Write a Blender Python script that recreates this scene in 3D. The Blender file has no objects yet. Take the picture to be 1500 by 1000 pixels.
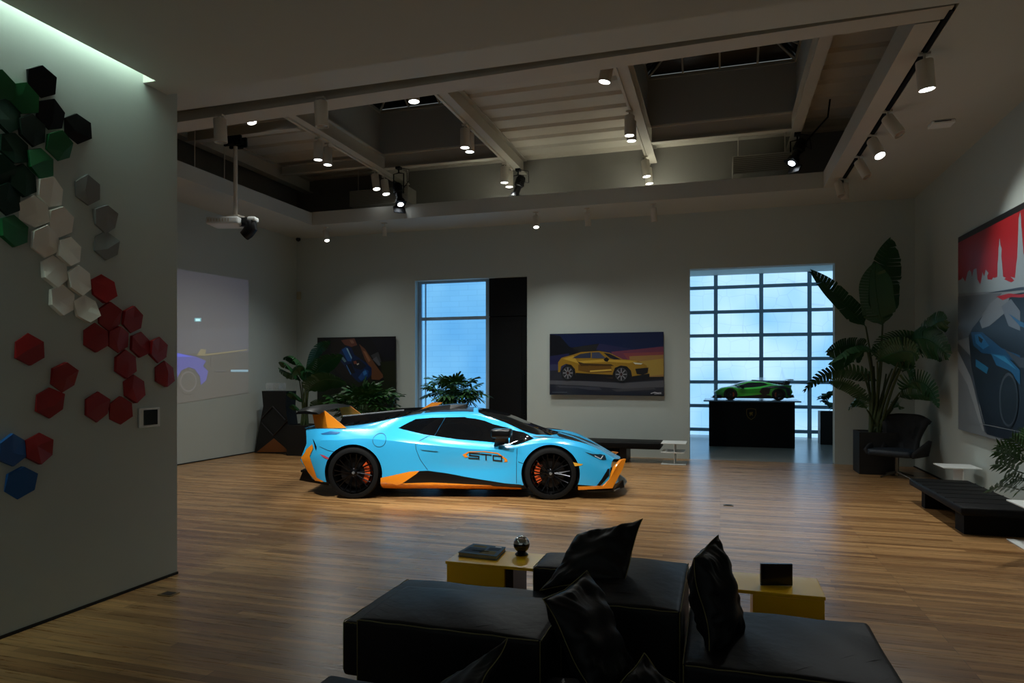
import bpy, bmesh, math, random
from mathutils import Vector, Matrix, Euler
from mathutils.bvhtree import BVHTree
from mathutils.geometry import tessellate_polygon
random.seed(7)
SC = bpy.context.scene; COL = SC.collection
PI = math.pi
# ------------------------------------------------------------ camera
CH = 1.66; YAW = math.radians(16.96)
SA, CA = math.sin(YAW), math.cos(YAW)
cam_d = bpy.data.cameras.new('camera'); cam_d.lens = 24; cam_d.sensor_width = 36; cam_d.shift_y = 47/1500
cam_d.clip_end = 200
cam = bpy.data.objects.new('camera', cam_d); COL.objects.link(cam)
cam.location = (0, 0, CH); cam.rotation_euler = (PI/2, 0, YAW); SC.camera = cam
def ray(px, py):
    u = (px-750)/1000; v = (547-py)/1000
    return Vector((-SA+CA*u, CA+SA*u, v))
def at(px, py, X=None, Y=None, z=None, t=None):
    d = ray(px, py)
    if X is not None: t = X/d.x
    elif Y is not None: t = Y/d.y
    elif z is not None: t = (z-CH)/d.z
    return Vector((0, 0, CH)) + d*t
# ------------------------------------------------------------ materials
def lin(c):
    def f(v):
        v /= 255
        return v/12.92 if v <= .04045 else ((v+.055)/1.055)**2.4
    return (f(c[0]), f(c[1]), f(c[2]), 1)
MATS = {}
def mat(name, col, rough=.5, metal=0, coat=0, emit=None, es=0, noise=0, nscale=20, bump=0, bscale=80, spec=.5, trans=0, alpha=1, sheen=0):
    if name in MATS: return MATS[name]
    m = bpy.data.materials.new(name); m.use_nodes = True
    nt = m.node_tree; b = nt.nodes['Principled BSDF']
    b.inputs['Base Color'].default_value = lin(col); b.inputs['Roughness'].default_value = rough
    b.inputs['Metallic'].default_value = metal; b.inputs['Coat Weight'].default_value = coat
    b.inputs['Coat Roughness'].default_value = .04
    b.inputs['Specular IOR Level'].default_value = spec
    b.inputs['Transmission Weight'].default_value = trans; b.inputs['Alpha'].default_value = alpha
    if emit: b.inputs['Emission Color'].default_value = lin(emit); b.inputs['Emission Strength'].default_value = es
    tc = nt.nodes.new('ShaderNodeTexCoord')
    if noise:
        n = nt.nodes.new('ShaderNodeTexNoise'); n.inputs['Scale'].default_value = nscale; n.inputs['Detail'].default_value = 5
        mx = nt.nodes.new('ShaderNodeMix'); mx.data_type = 'RGBA'; mx.blend_type = 'MULTIPLY'
        rp = nt.nodes.new('ShaderNodeMapRange'); rp.inputs[3].default_value = 1-noise; rp.inputs[4].default_value = 1+noise*.4
        nt.links.new(tc.outputs['Object'], n.inputs['Vector']); nt.links.new(n.outputs['Fac'], rp.inputs[0])
        mx.inputs[0].default_value = 1; mx.inputs[6].default_value = lin(col)
        nt.links.new(rp.outputs[0], mx.inputs[7]); nt.links.new(mx.outputs[2], b.inputs['Base Color'])
    if bump:
        n2 = nt.nodes.new('ShaderNodeTexNoise'); n2.inputs['Scale'].default_value = bscale; n2.inputs['Detail'].default_value = 4
        bp = nt.nodes.new('ShaderNodeBump'); bp.inputs['Strength'].default_value = bump; bp.inputs['Distance'].default_value = .01
        nt.links.new(tc.outputs['Object'], n2.inputs['Vector']); nt.links.new(n2.outputs['Fac'], bp.inputs['Height'])
        nt.links.new(bp.outputs[0], b.inputs['Normal'])
    MATS[name] = m; return m
def floor_mat():
    m = bpy.data.materials.new('oak_strip_floor'); m.use_nodes = True; nt = m.node_tree; L = nt.links
    b = nt.nodes['Principled BSDF']; tc = nt.nodes.new('ShaderNodeTexCoord')
    br = nt.nodes.new('ShaderNodeTexBrick'); br.inputs['Scale'].default_value = 1
    br.inputs['Brick Width'].default_value = 1.35; br.inputs['Row Height'].default_value = .066
    br.inputs['Mortar Size'].default_value = .0016; br.inputs['Mortar Smooth'].default_value = .3
    br.offset = .37; br.offset_frequency = 3; br.inputs['Bias'].default_value = -.1
    br.inputs['Color1'].default_value = lin((188, 143, 92)); br.inputs['Color2'].default_value = lin((134, 93, 54))
    br.inputs['Mortar'].default_value = lin((78, 52, 32))
    # random shift of rows: warp x by noise of the row
    mp = nt.nodes.new('ShaderNodeMapping'); L.new(tc.outputs['Object'], mp.inputs[0])
    L.new(mp.outputs[0], br.inputs['Vector'])
    g = nt.nodes.new('ShaderNodeTexNoise'); g.inputs['Scale'].default_value = 1; g.inputs['Detail'].default_value = 8; g.inputs['Roughness'].default_value = .65
    m2 = nt.nodes.new('ShaderNodeMapping'); m2.inputs['Scale'].default_value = (2.2, 46, 1); L.new(tc.outputs['Object'], m2.inputs[0]); L.new(m2.outputs[0], g.inputs['Vector'])
    g2 = nt.nodes.new('ShaderNodeTexNoise'); g2.inputs['Scale'].default_value = 1; g2.inputs['Detail'].default_value = 3
    m3 = nt.nodes.new('ShaderNodeMapping'); m3.inputs['Scale'].default_value = (.9, 13, 1); L.new(tc.outputs['Object'], m3.inputs[0]); L.new(m3.outputs[0], g2.inputs['Vector'])
    r = nt.nodes.new('ShaderNodeMapRange'); r.inputs[1].default_value = .3; r.inputs[2].default_value = .7; r.inputs[3].default_value = .72; r.inputs[4].default_value = 1.15; L.new(g.outputs['Fac'], r.inputs[0])
    r2 = nt.nodes.new('ShaderNodeMapRange'); r2.inputs[1].default_value = .3; r2.inputs[2].default_value = .7; r2.inputs[3].default_value = .72; r2.inputs[4].default_value = 1.2; L.new(g2.outputs['Fac'], r2.inputs[0])
    mu = nt.nodes.new('ShaderNodeMath'); mu.operation = 'MULTIPLY'; L.new(r.outputs[0], mu.inputs[0]); L.new(r2.outputs[0], mu.inputs[1])
    mx = nt.nodes.new('ShaderNodeMix'); mx.data_type = 'RGBA'; mx.blend_type = 'MULTIPLY'; mx.inputs[0].default_value = 1
    L.new(br.outputs['Color'], mx.inputs[6]); L.new(mu.outputs[0], mx.inputs[7]); L.new(mx.outputs[2], b.inputs['Base Color'])
    r3 = nt.nodes.new('ShaderNodeMapRange'); b.inputs['Specular IOR Level'].default_value = .6; r3.inputs[3].default_value = .2; r3.inputs[4].default_value = .38; L.new(g.outputs['Fac'], r3.inputs[0]); L.new(r3.outputs[0], b.inputs['Roughness'])
    bp = nt.nodes.new('ShaderNodeBump'); bp.inputs['Strength'].default_value = .25; bp.inputs['Distance'].default_value = .004
    L.new(g.outputs['Fac'], bp.inputs['Height']); L.new(bp.outputs[0], b.inputs['Normal'])
    return m
def pane_mat(name, c1, c2, s, kind):
    m = bpy.data.materials.new(name); m.use_nodes = True; nt = m.node_tree; L = nt.links
    b = nt.nodes['Principled BSDF']; tc = nt.nodes.new('ShaderNodeTexCoord')
    b.inputs['Roughness'].default_value = .25; b.inputs['Base Color'].default_value = lin((60, 80, 95))
    mp = nt.nodes.new('ShaderNodeMapping'); L.new(tc.outputs['Object'], mp.inputs[0])
    if kind == 'hex':
        v = nt.nodes.new('ShaderNodeTexVoronoi'); v.feature = 'DISTANCE_TO_EDGE'; v.inputs['Scale'].default_value = 2.6; v.inputs['Randomness'].default_value = .45
        L.new(mp.outputs[0], v.inputs['Vector'])
        r = nt.nodes.new('ShaderNodeMapRange'); r.inputs[2].default_value = .025; r.inputs[3].default_value = .84; r.inputs[4].default_value = 1; L.new(v.outputs['Distance'], r.inputs[0])
    else:
        mp.inputs['Rotation'].default_value = (PI/2, 0, 0)
        v = nt.nodes.new('ShaderNodeTexBrick'); v.inputs['Scale'].default_value = 1; v.inputs['Brick Width'].default_value = .42; v.inputs['Row Height'].default_value = .12; v.inputs['Mortar Size'].default_value = .005
        v.inputs['Color1'].default_value = (1, 1, 1, 1); v.inputs['Color2'].default_value = (.96, .96, .96, 1); v.inputs['Mortar'].default_value = (.82, .84, .88, 1)
        L.new(mp.outputs[0], v.inputs['Vector'])
        r = v
    n = nt.nodes.new('ShaderNodeTexNoise'); n.inputs['Scale'].default_value = .55; n.inputs['Detail'].default_value = 2; L.new(tc.outputs['Object'], n.inputs['Vector'])
    r2 = nt.nodes.new('ShaderNodeMapRange'); r2.inputs[1].default_value = .35; r2.inputs[2].default_value = .65; L.new(n.outputs['Fac'], r2.inputs[0])
    mx = nt.nodes.new('ShaderNodeMix'); mx.data_type = 'RGBA'; mx.inputs[6].default_value = lin(c1); mx.inputs[7].default_value = lin(c2); L.new(r2.outputs[0], mx.inputs[0])
    m2 = nt.nodes.new('ShaderNodeMix'); m2.data_type = 'RGBA'; m2.blend_type = 'MULTIPLY'; m2.inputs[0].default_value = 1
    L.new(mx.outputs[2], m2.inputs[6]); L.new(r.outputs[0], m2.inputs[7]); L.new(m2.outputs[2], b.inputs['Emission Color'])
    b.inputs['Emission Strength'].default_value = s
    return m
# ------------------------------------------------------------ mesh helpers
class MB:
    def __init__(s): s.bm = bmesh.new(); s.mi = 0
    def _m(s, fs):
        for f in fs: f.material_index = s.mi
    def box(s, a, b, bev=0, M=None, seg=2):
        a = Vector(a); b = Vector(b)
        vs = [s.bm.verts.new((x, y, z)) for z in (a.z, b.z) for y in (a.y, b.y) for x in (a.x, b.x)]
        fs = [s.bm.faces.new([vs[i] for i in q]) for q in ((0, 2, 3, 1), (4, 5, 7, 6), (0, 1, 5, 4), (2, 6, 7, 3), (0, 4, 6, 2), (1, 3, 7, 5))]
        s._m(fs)
        if bev:
            r = bmesh.ops.bevel(s.bm, geom=list({e for f in fs for e in f.edges}), offset=bev, segments=seg, affect='EDGES', profile=.5)
            fs = r['faces']; s._m(fs); vs = list({v for f in r['faces'] for v in f.verts} | {v for v in vs if v.is_valid})
        if M is not None: bmesh.ops.transform(s.bm, matrix=M, verts=[v for v in vs if v.is_valid])
        return s
    def quad(s, *p):
        f = s.bm.faces.new([s.bm.verts.new(q) for q in p]); f.material_index = s.mi; return s
    def prism(s, pts, off):
        off = Vector(off); n = len(pts)
        a = [s.bm.verts.new(p) for p in pts]; b = [s.bm.verts.new(Vector(p)+off) for p in pts]
        fs = [s.bm.faces.new(a), s.bm.faces.new(b[::-1])]
        for i in range(n): fs.append(s.bm.faces.new([a[(i+1) % n], a[i], b[i], b[(i+1) % n]]))
        s._m(fs); bmesh.ops.recalc_face_normals(s.bm, faces=fs); return s
    def tube(s, pts, r, n=8, cap=True):
        pts = [Vector(p) for p in pts]; rs = r if isinstance(r, (list, tuple)) else [r]*len(pts)
        rings = []; up = None
        for i, p in enumerate(pts):
            d = (pts[min(i+1, len(pts)-1)]-pts[max(i-1, 0)]).normalized()
            if up is None: up = d.orthogonal().normalized()
            u = (up-d*up.dot(d)).normalized() if (up-d*up.dot(d)).length > 1e-4 else d.orthogonal().normalized()
            up = u; w = d.cross(u)
            rings.append([s.bm.verts.new(p+(u*math.cos(k*2*PI/n)+w*math.sin(k*2*PI/n))*rs[i]) for k in range(n)])
        fs = []
        for a, b in zip(rings, rings[1:]):
            for k in range(n): fs.append(s.bm.faces.new([a[k], a[(k+1) % n], b[(k+1) % n], b[k]]))
        if cap: fs.append(s.bm.faces.new(rings[0][::-1])); fs.append(s.bm.faces.new(rings[-1]))
        s._m(fs); return s
    def lathe(s, prof, M=None, n=32):      # prof: (radius, height) around local z
        M = M or Matrix(); rings = []
        for r, h in prof:
            if r < 1e-6: rings.append([s.bm.verts.new(M @ Vector((0, 0, h)))])
            else: rings.append([s.bm.verts.new(M @ Vector((r*math.cos(k*2*PI/n), r*math.sin(k*2*PI/n), h))) for k in range(n)])
        for a, b in zip(rings, rings[1:]):
            for k in range(n):
                k2 = (k+1) % n
                q = [a[k % len(a)], a[k2 % len(a)], b[k2 % len(b)], b[k % len(b)]]
                u = []
                for v in q:
                    if v not in u: u.append(v)
                if len(u) > 2:
                    f = s.bm.faces.new(u); f.material_index = s.mi
        return s
    def build(s, name, m, parent=None, smooth=None, **kw):
        me = bpy.data.meshes.new(name); bmesh.ops.remove_doubles(s.bm, verts=s.bm.verts, dist=1e-6) if kw.get('weld') else None
        if kw.get('recalc', True): bmesh.ops.recalc_face_normals(s.bm, faces=s.bm.faces)
        s.bm.to_mesh(me); s.bm.free()
        for q in (m if isinstance(m, (list, tuple)) else [m]): me.materials.append(q)
        if smooth is not None:
            for p in me.polygons: p.use_smooth = True
            me.set_sharp_from_angle(angle=math.radians(smooth))
        o = bpy.data.objects.new(name, me); COL.objects.link(o)
        if parent:
            o.parent = parent
            if not kw.get('local'):
                o.matrix_parent_inverse = parent.matrix_world.inverted() if not parent.get('_r') else Matrix()
        return o
def tag(o, label=None, cat=None, group=None, kind=None):
    if label: o['label'] = label
    if cat: o['category'] = cat
    if group: o['group'] = group
    if kind: o['kind'] = kind
    return o
def thing(name, loc, label, cat, group=None, rz=0, mw=True):
    o = bpy.data.objects.new(name, None); COL.objects.link(o); o.empty_display_size = .1
    o.location = loc; o.rotation_euler = (0, 0, rz)
    o.matrix_world = Matrix.Translation(loc) @ Matrix.Rotation(rz, 4, 'Z')
    return tag(o, label, cat, group)
def world_child(o):   # mesh already in world coordinates under a placed empty
    o.matrix_parent_inverse = o.parent.matrix_world.inverted(); return o
def copy_tree(o, parent=None):
    c = o.copy(); COL.objects.link(c)
    if parent is not None: c.parent = parent
    for ch in o.children: copy_tree(ch, c)
    return c
def struct(o): o['kind'] = 'structure'; return o
def smooth_all(o, ang=40):
    for p in o.data.polygons: p.use_smooth = True
    o.data.set_sharp_from_angle(angle=math.radians(ang)); return o
def lerp(a, b, f): return a+(b-a)*f
# common materials
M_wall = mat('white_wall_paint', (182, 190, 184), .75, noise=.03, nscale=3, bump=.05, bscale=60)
M_ceil = mat('ceiling_paint', (188, 188, 178), .8, noise=.03, nscale=2)
M_attic = mat('dimmed_attic_grey', (120, 116, 108), .8)  # darker than the walls: dimness above the downward lamps put into the colour
M_steel = mat('painted_roof_steel', (188, 180, 164), .65, noise=.06, nscale=4)
M_deck = mat('painted_roof_deck', (194, 184, 166), .65, noise=.1, nscale=3)
M_black = mat('black_satin', (6, 6, 7), .45, spec=.3)
M_blackm = mat('black_matte', (5, 5, 5), .8, spec=.2)
M_frame = mat('blue_grey_aluminium', (150, 182, 208), .5, 0)
M_white = mat('white_lacquer', (225, 228, 225), .35)
M_chrome = mat('chrome_metal', (200, 200, 200), .12, 1)
M_lens = mat('lamp_lens_lit', (255, 255, 255), .4, emit=(235, 245, 255), es=9)
M_lamp = mat('white_lamp_housing', (205, 196, 180), .5)
WORLD = .2; EXPO = 0.45
# ------------------------------------------------------------ setting
ZC = 4.78; ZL = 3.93; XL, XR, YB = -9.4, 3.31, 13.7
m = MB(); m.quad((XL-.3, -3, 0), (5.5, -3, 0), (5.5, YB+.02, 0), (XL-.3, YB+.02, 0)); struct(m.build('floor', floor_mat()))
m = MB(); m.quad((-2.2, YB+.02, 0), (5.5, YB+.02, 0), (5.5, 20, 0), (-2.2, 20, 0))
struct(m.build('floor_vestibule', mat('polished_concrete', (150, 150, 142), .22, noise=.12, nscale=2.5)))
W1 = (-6.4, -3.85); W2 = (-.57, 2.01); ZO = 3.69; TH = .24
m = MB()
for x0, x1, z0, z1 in ((XL, W1[0], 0, ZC), (W1[0], W1[1], ZO, ZC), (W1[1], W2[0], 0, ZC), (W2[0], W2[1], ZO, ZC), (W2[1], XR, 0, ZC)):
    m.box((x0, YB, z0), (x1, YB+TH, z1))
struct(m.build('wall_back', M_wall))
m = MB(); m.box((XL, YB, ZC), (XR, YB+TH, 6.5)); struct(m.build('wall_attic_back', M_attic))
m = MB(); m.box((XR, -3, 0), (XR+.2, YB+TH, 6.5)); struct(m.build('wall_right', M_wall))
m = MB(); m.box((XL-.2, 3, 0), (XL, YB+TH, ZC)); struct(m.build('wall_left', M_wall))
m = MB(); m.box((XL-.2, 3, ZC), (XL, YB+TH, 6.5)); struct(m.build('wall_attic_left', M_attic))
m = MB(); m.box((-4.62, -3, 0), (-4.31, 4.61, 4.35), bev=.004); struct(m.build('wall_partition', M_wall))
m = MB(); m.box((XL-.2, 2.8, 0), (-4.63, 3, ZC)); struct(m.build('wall_front_left', M_wall))
# vestibule
m = MB(); m.box((-2.4, YB+TH, 0), (-2.2, 19.6, 4.4)); struct(m.build('wall_vestibule_left', M_wall))
m = MB(); m.box((3.6, YB+TH, 0), (3.8, 19.6, 4.4)); struct(m.build('wall_vestibule_right', M_wall))
m = MB(); m.box((-2.4, YB+TH, 4.3), (3.8, 19.8, 4.5)); struct(m.build('ceiling_vestibule', M_wall))
# ceilings
m = MB()
m.box((-4.19, -3, ZL), (XR, 4.5, ZL+.3)); m.box((-4.31, 4.26, ZL), (-4.19, 4.5, ZL+.3))
m.box((XL, 4.5, ZL+.0), (-4.31, 4.501, ZL+.001)) if 0 else None
m.box((-4.31, 4.4, ZL+.3), (XR, 4.5, ZC+.1)); m.box((XL, 3.0, ZC), (-4.31, 4.5, ZC+.1))
m.box((-4.62, 4.42, 4.35), (-4.31, 4.5, ZC))
struct(m.build('ceiling_low', M_ceil))
m = MB(); m.box((-4.62, -3, 4.35), (-4.0, 4.3, 4.4)); m.box((-4.19, -3, ZL+.3), (-4.15, 4.3, 4.36)); m.box((-4.31, 4.27, ZL+.3), (-4.15, 4.3, 4.36))
struct(m.build('trim_cove', M_wall))
m = MB(); m.box((-4.17-.1, -3, ZL+.31), (-4.20, 4.24, ZL+.335))
tag(m.build('cove_light_strip', mat('cove_led', (255, 255, 255), .5, emit=(215, 242, 232), es=24)), 'glowing cove light strip recessed above the tiled wall', 'light')
GX0, GX1, GY1 = -8.2, 1.66, 12.5
m = MB()
m.box((XL, 4.5, ZC), (XR, 6.6, ZC+.22)); m.box((XL, 6.6, ZC), (GX0-.02, YB, ZC+.04)); m.box((1.93, 6.6, ZC), (XR, YB, ZC+.22))
m.box((GX0-.02, GY1+.02, ZC), (1.93, YB, ZC+.04))
struct(m.build('ceiling', M_ceil))
m = MB(); m.box((GX0, 6.6, ZC+.12), (1.93, 7.05, ZC+.22)); struct(m.build('ceiling_slot', mat('slot_grey', (110, 106, 98), .8)))
m = MB()   # strip around the ceiling well
def fy(x, a, b): return a+(x+6.5)/8.3*(b-a)
m.prism([(GX0, fy(GX0, 6.9, 6.63), ZC), (1.9, fy(1.9, 6.9, 6.63), ZC), (1.9, fy(1.9, 7.2, 6.86), ZC), (GX0, fy(GX0, 7.2, 6.86), ZC)], (0, 0, .24))
struct(m.build('trim_1', M_steel))
m = MB(); m.box((GX1, 6.88, ZC-.004), (1.86, GY1, ZC+.27)); struct(m.build('trim_2', M_steel))
m = MB(); m.box((GX0-.16, GY1-.003, ZC-.004), (1.86, GY1+.2, ZC+.27)); struct(m.build('trim_3', M_ceil))
m = MB(); m.box((GX0-.16, 6.9, ZC-.004), (GX0, GY1-.004, ZC+.25)); struct(m.build('trim_4', M_ceil))
m = MB(); m.box((1.86, 6.64, ZC+.1), (1.93, GY1+.4, ZC+.14)); struct(m.build('trim_5', M_black))
# roof deck, corrugated along X, with holes for the skylights
ZD = 6.1
BX = [-6.6, -3.93, -1.27, 1.25]
def deck(x0, x1, y0, y1, name):
    m = MB(); y = y0; prof = []
    while y < y1:
        prof += [(y, ZD), (y+.36, ZD), (y+.40, ZD+.05), (y+.50, ZD+.05), (y+.54, ZD)]; y += .54
    for a, b in zip(prof, prof[1:]): m.quad((x0, a[0], a[1]), (x1, a[0], a[1]), (x1, b[0], b[1]), (x0, b[0], b[1]))
    struct(m.build(name, M_deck))
deck(XL, BX[0], 4.4, 13.7, 'ceiling_deck_left'); deck(BX[1], BX[2], 4.4, 13.7, 'ceiling_deck_middle'); deck(BX[3], XR, 4.4, 13.7, 'ceiling_deck_right')
deck(BX[0], BX[1], 12.45, 13.7, 'ceiling_deck_rear_left'); deck(BX[2], BX[3], 12.45, 13.7, 'ceiling_deck_rear_right')
deck(BX[0], BX[1], 4.4, 7.0, 'ceiling_deck_front_left'); deck(BX[2], BX[3], 4.4, 7.0, 'ceiling_deck_front_right')
m = MB(); m.box((XL-.2, 4.2, ZD+.1), (BX[0], 13.9, ZD+.2)); m.box((BX[1], 4.2, ZD+.1), (BX[2], 13.9, ZD+.2)); m.box((BX[3], 4.2, ZD+.1), (XR+.2, 13.9, ZD+.2))
for a, b in ((BX[0], BX[1]), (BX[2], BX[3])): m.box((a, 4.2, ZD+.1), (b, 7.0, ZD+.2)); m.box((a, 12.6, ZD+.1), (b, 13.9, ZD+.2))
struct(m.build('ceiling_roof', M_attic))
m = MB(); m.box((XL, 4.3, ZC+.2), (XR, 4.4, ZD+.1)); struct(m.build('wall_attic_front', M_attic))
def ibeam(name, p0, p1, w=.16, h=.3, label=None):
    # I-section with bottom at p.z
    p0, p1 = Vector(p0), Vector(p1); d = (p1-p0).normalized(); s = Vector((-d.y, d.x, 0)); up = Vector((0, 0, 1)); t = .022; q = .012
    pr = [(-w/2, 0), (w/2, 0), (w/2, t), (q/2, t), (q/2, h-t), (w/2, h-t), (w/2, h), (-w/2, h), (-w/2, h-t), (-q/2, h-t), (-q/2, t), (-w/2, t)]
    m = MB(); m.prism([p0+s*a+up*b for a, b in pr], p1-p0)
    o = m.build(name, M_steel); return struct(o)
for i, x in enumerate(BX): ibeam('ceiling_beam_%s' % 'abcd'[i] if 0 else 'ceiling_beam', (x, 4.42, 5.8), (x, 13.68, 5.8))
ibeam('ceiling_beam', (XL+.35, 4.42, 5.8), (XL+.35, 13.68, 5.8), w=.2)
for a, b in ((BX[0], BX[1]), (BX[2], BX[3])): ibeam('ceiling_beam', (a+.09, 12.5, 5.8), (b-.09, 12.5, 5.8), w=.14)
for y, zz in ((8.6, 5.88), (9.8, 5.71), (12.5, 5.88)): ibeam('ceiling_beam', (XL+.46, y, zz), (BX[0]-.09, y, zz), w=.12, h=.2)
# skylight shafts + hipped glazing
M_dark = mat('night_glass', (5, 5, 7), .15)
for k, (a, b) in enumerate(((BX[0], BX[1]), (BX[2], BX[3]))):
    y0, y1, zt = 7.0, 12.42, 6.94; a2, b2 = a+.02, b-.02
    m = MB(); e = .06
    m.box((a2-e, y1, ZD), (b2+e, y1+e, zt)); m.box((a2-e, y0-e, ZD), (b2+e, y0, zt)); m.box((a2-e, y0, ZD), (a2, y1, zt)); m.box((b2, y0, ZD), (b2+e, y1, zt))
    struct(m.build('ceiling_skylight_shaft', mat('shaft_paint', (150, 150, 144), .8)))
    m = MB(); cx = (a2+b2)/2; hh = .75; r0 = (cx, y0+1.3, zt+hh); r1 = (cx, y1-1.3, zt+hh); c = [(a2, y0, zt), (b2, y0, zt), (b2, y1, zt), (a2, y1, zt)]
    up = Vector((0, 0, .05))
    m.quad(*[Vector(p)+up for p in (c[0], c[1], r0)]); m.quad(*[Vector(p)+up for p in (c[1], c[2], r1, r0)]); m.quad(*[Vector(p)+up for p in (c[2], c[3], r1)]); m.quad(*[Vector(p)+up for p in (c[3], c[0], r0, r1)])
    g = struct(m.build('window_%d' % (3+k), M_dark))
    m = MB(); bar = .022
    for p, q in ((c[0], r0), (c[1], r0), (c[2], r1), (c[3], r1), (r0, r1)): m.tube([p, q], bar, 4)
    for p, q in ((0, 1), (1, 2), (2, 3), (3, 0)): m.tube([c[p], c[q]], .04, 4)
    n = 4
    for j in range(1, n):
        x = lerp(a2, b2, j/n); f = 1-abs(x-cx)/((b2-a2)/2)
        m.tube([(x, y1, zt), (x, y1-1.3*f, zt+hh*f)], bar, 4); m.tube([(x, y0, zt), (x, y0+1.3*f, zt+hh*f)], bar, 4)
    for j in range(1, 9):
        y = lerp(y0, y1, j/9); f = min(1, (y-y0)/1.3, (y1-y)/1.3)
        m.tube([(a2, y, zt), (lerp(a2, cx, f), y, zt+hh*f)], bar, 4); m.tube([(b2, y, zt), (lerp(b2, cx, f), y, zt+hh*f)], bar, 4)
    tag(m.build('window_frame', mat('skylight_bars', (140, 140, 130), .6), g))
# window_1 : tall glazed window with the door beside it
M_pane1 = pane_mat('lit_blue_window_glass', (118, 188, 236), (88, 164, 224), .85, 'brick')
M_pane2 = pane_mat('lit_frosted_glass', (180, 222, 250), (130, 190, 240), .92, 'hex')
yw = YB+TH-.02; xg0, xg1 = W1[0]+.02, -4.75
m = MB(); m.box((xg0+.05, yw+.01, .12), (xg1-.05, yw+.02, 2.84)); m.box((xg0+.05, yw+.01, 2.9), (xg1-.05, yw+.02, ZO-.04))
g = struct(m.build('window_1', M_pane1))
m = MB()
m.box((xg0-.02, yw-.05, 0), (xg0+.05, yw+.05, ZO)); m.box((xg0+.13, yw-.03, .1), (xg0+.15, yw+.03, ZO)); m.box((xg1-.07, yw-.05, 0), (xg1+.02, yw+.05, ZO)); m.box((xg0+.05, yw-.04, 2.83), (xg1-.07, yw+.05, 2.9))
m.box((xg0+.05, yw-.05, 0), (xg1-.07, yw+.05, .12)); m.box((xg0+.05, yw-.05, ZO-.05), (xg1-.07, yw+.05, ZO))
m.build('window_frame', M_frame, g)
m = MB(); m.box((xg1+.03, yw-.12, .01), (W1[1]-.01, yw-.05, 2.86)); d = struct(m.build('door_1', M_black))
m = MB(); m.box((xg1+.03, yw-.12, 2.88), (W1[1]-.01, yw-.05, ZO)); m.build('transom_panel', M_black, d)
m = MB(); m.box((xg1+.02, yw-.05, .0), (W1[1]-.005, yw+.02, ZO)); m.build('gap_blocking_panel', M_blackm, d)  # added behind the door to block the bright gap at the transom
m = MB(); m.box((xg1+.10, yw-.13, .12), (W1[1]-.14, yw-.12, 2.76), bev=.003); m.build('door_panel', M_black, d)
m = MB(); m.tube([(-3.93, yw-.2, .7), (-3.93, yw-.2, 1.75)], .016, 8); m.tube([(-3.93, yw-.2, .8), (-3.93, yw-.13, .8)], .01, 6); m.tube([(-3.93, yw-.2, 1.65), (-3.93, yw-.13, 1.65)], .01, 6)
m.build('door_handle', mat('dark_steel', (50, 52, 55), .35, 1), d)
# garage door : window_2, frame grid
GY = 19.2
gx = [at(x, 500, Y=GY).x for x in (1048.5, 1115, 1185.5)]; sp = gx[1]-gx[0]
xs = [gx[0]-2*sp, gx[0]-sp]+gx+[gx[2]+sp, gx[2]+2*sp]; xs = [x for x in xs if -2.3 < x < 3.6]
zs = sorted([at(1115, y, Y=GY).z for y in (419, 455.5, 490.5, 525.5, 559.5, 595)]); dz = zs[1]-zs[0]
zs = [zs[0]-dz] + zs; zs = [zs[0]-dz+.02]+zs+[zs[-1]+dz]
m = MB(); m.box((-2.2, GY, zs[0]), (3.6, GY+.02, zs[-1]+.2)); g = struct(m.build('window_2', M_pane2))
m = MB()
for x in xs: m.box((x-.05, GY-.05, zs[0]), (x+.05, GY-.005, zs[-1]+.2))
for i, z in enumerate(zs[1:]): m.box((-2.2, GY-.045, z-.045), (3.6, GY-.003, z+.045))
m.box((-2.2, GY-.05, 0), (3.6, GY-.002, zs[0]+.06))
for x in xs:
    for z in zs[1:]: m.box((x-.08, GY-.058, z-.02), (x+.08, GY-.05, z+.02))
m.build('window_frame', M_frame, g)
m = MB(); m.box((-2.2, 19.22, 0), (3.6, 19.5, 4.4)); struct(m.build('wall_vestibule_back', M_frame))
m = MB()
m.box((XR-.02, -3, 0), (XR, YB, .02)); m.box((XL, 3, 0), (XL+.015, YB, .02)); m.box((-4.31, -3, 0), (-4.30, 4.61, .02))
struct(m.build('baseboard_sides', mat('shadow_gap_black', (22, 20, 18), .8)))
# floor outlets
for px, py, tx in ((247, 870, 'brass floor outlet cover in the boards beside the tiled partition'), (1067, 740, 'small floor outlet cover in the boards between car and poster wall')):
    p = at(px, py, z=0); m = MB(); m.box((p.x-.06, p.y-.05, .0005), (p.x+.06, p.y+.05, .006), bev=.002); m.mi = 1
    m.box((p.x-.04, p.y-.03, .006), (p.x+.04, p.y+.03, .008))
    tag(m.build('floor_outlet', [mat('outlet_brass', (120, 100, 66), .4, .8), M_black]), tx, 'floor outlet')
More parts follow.
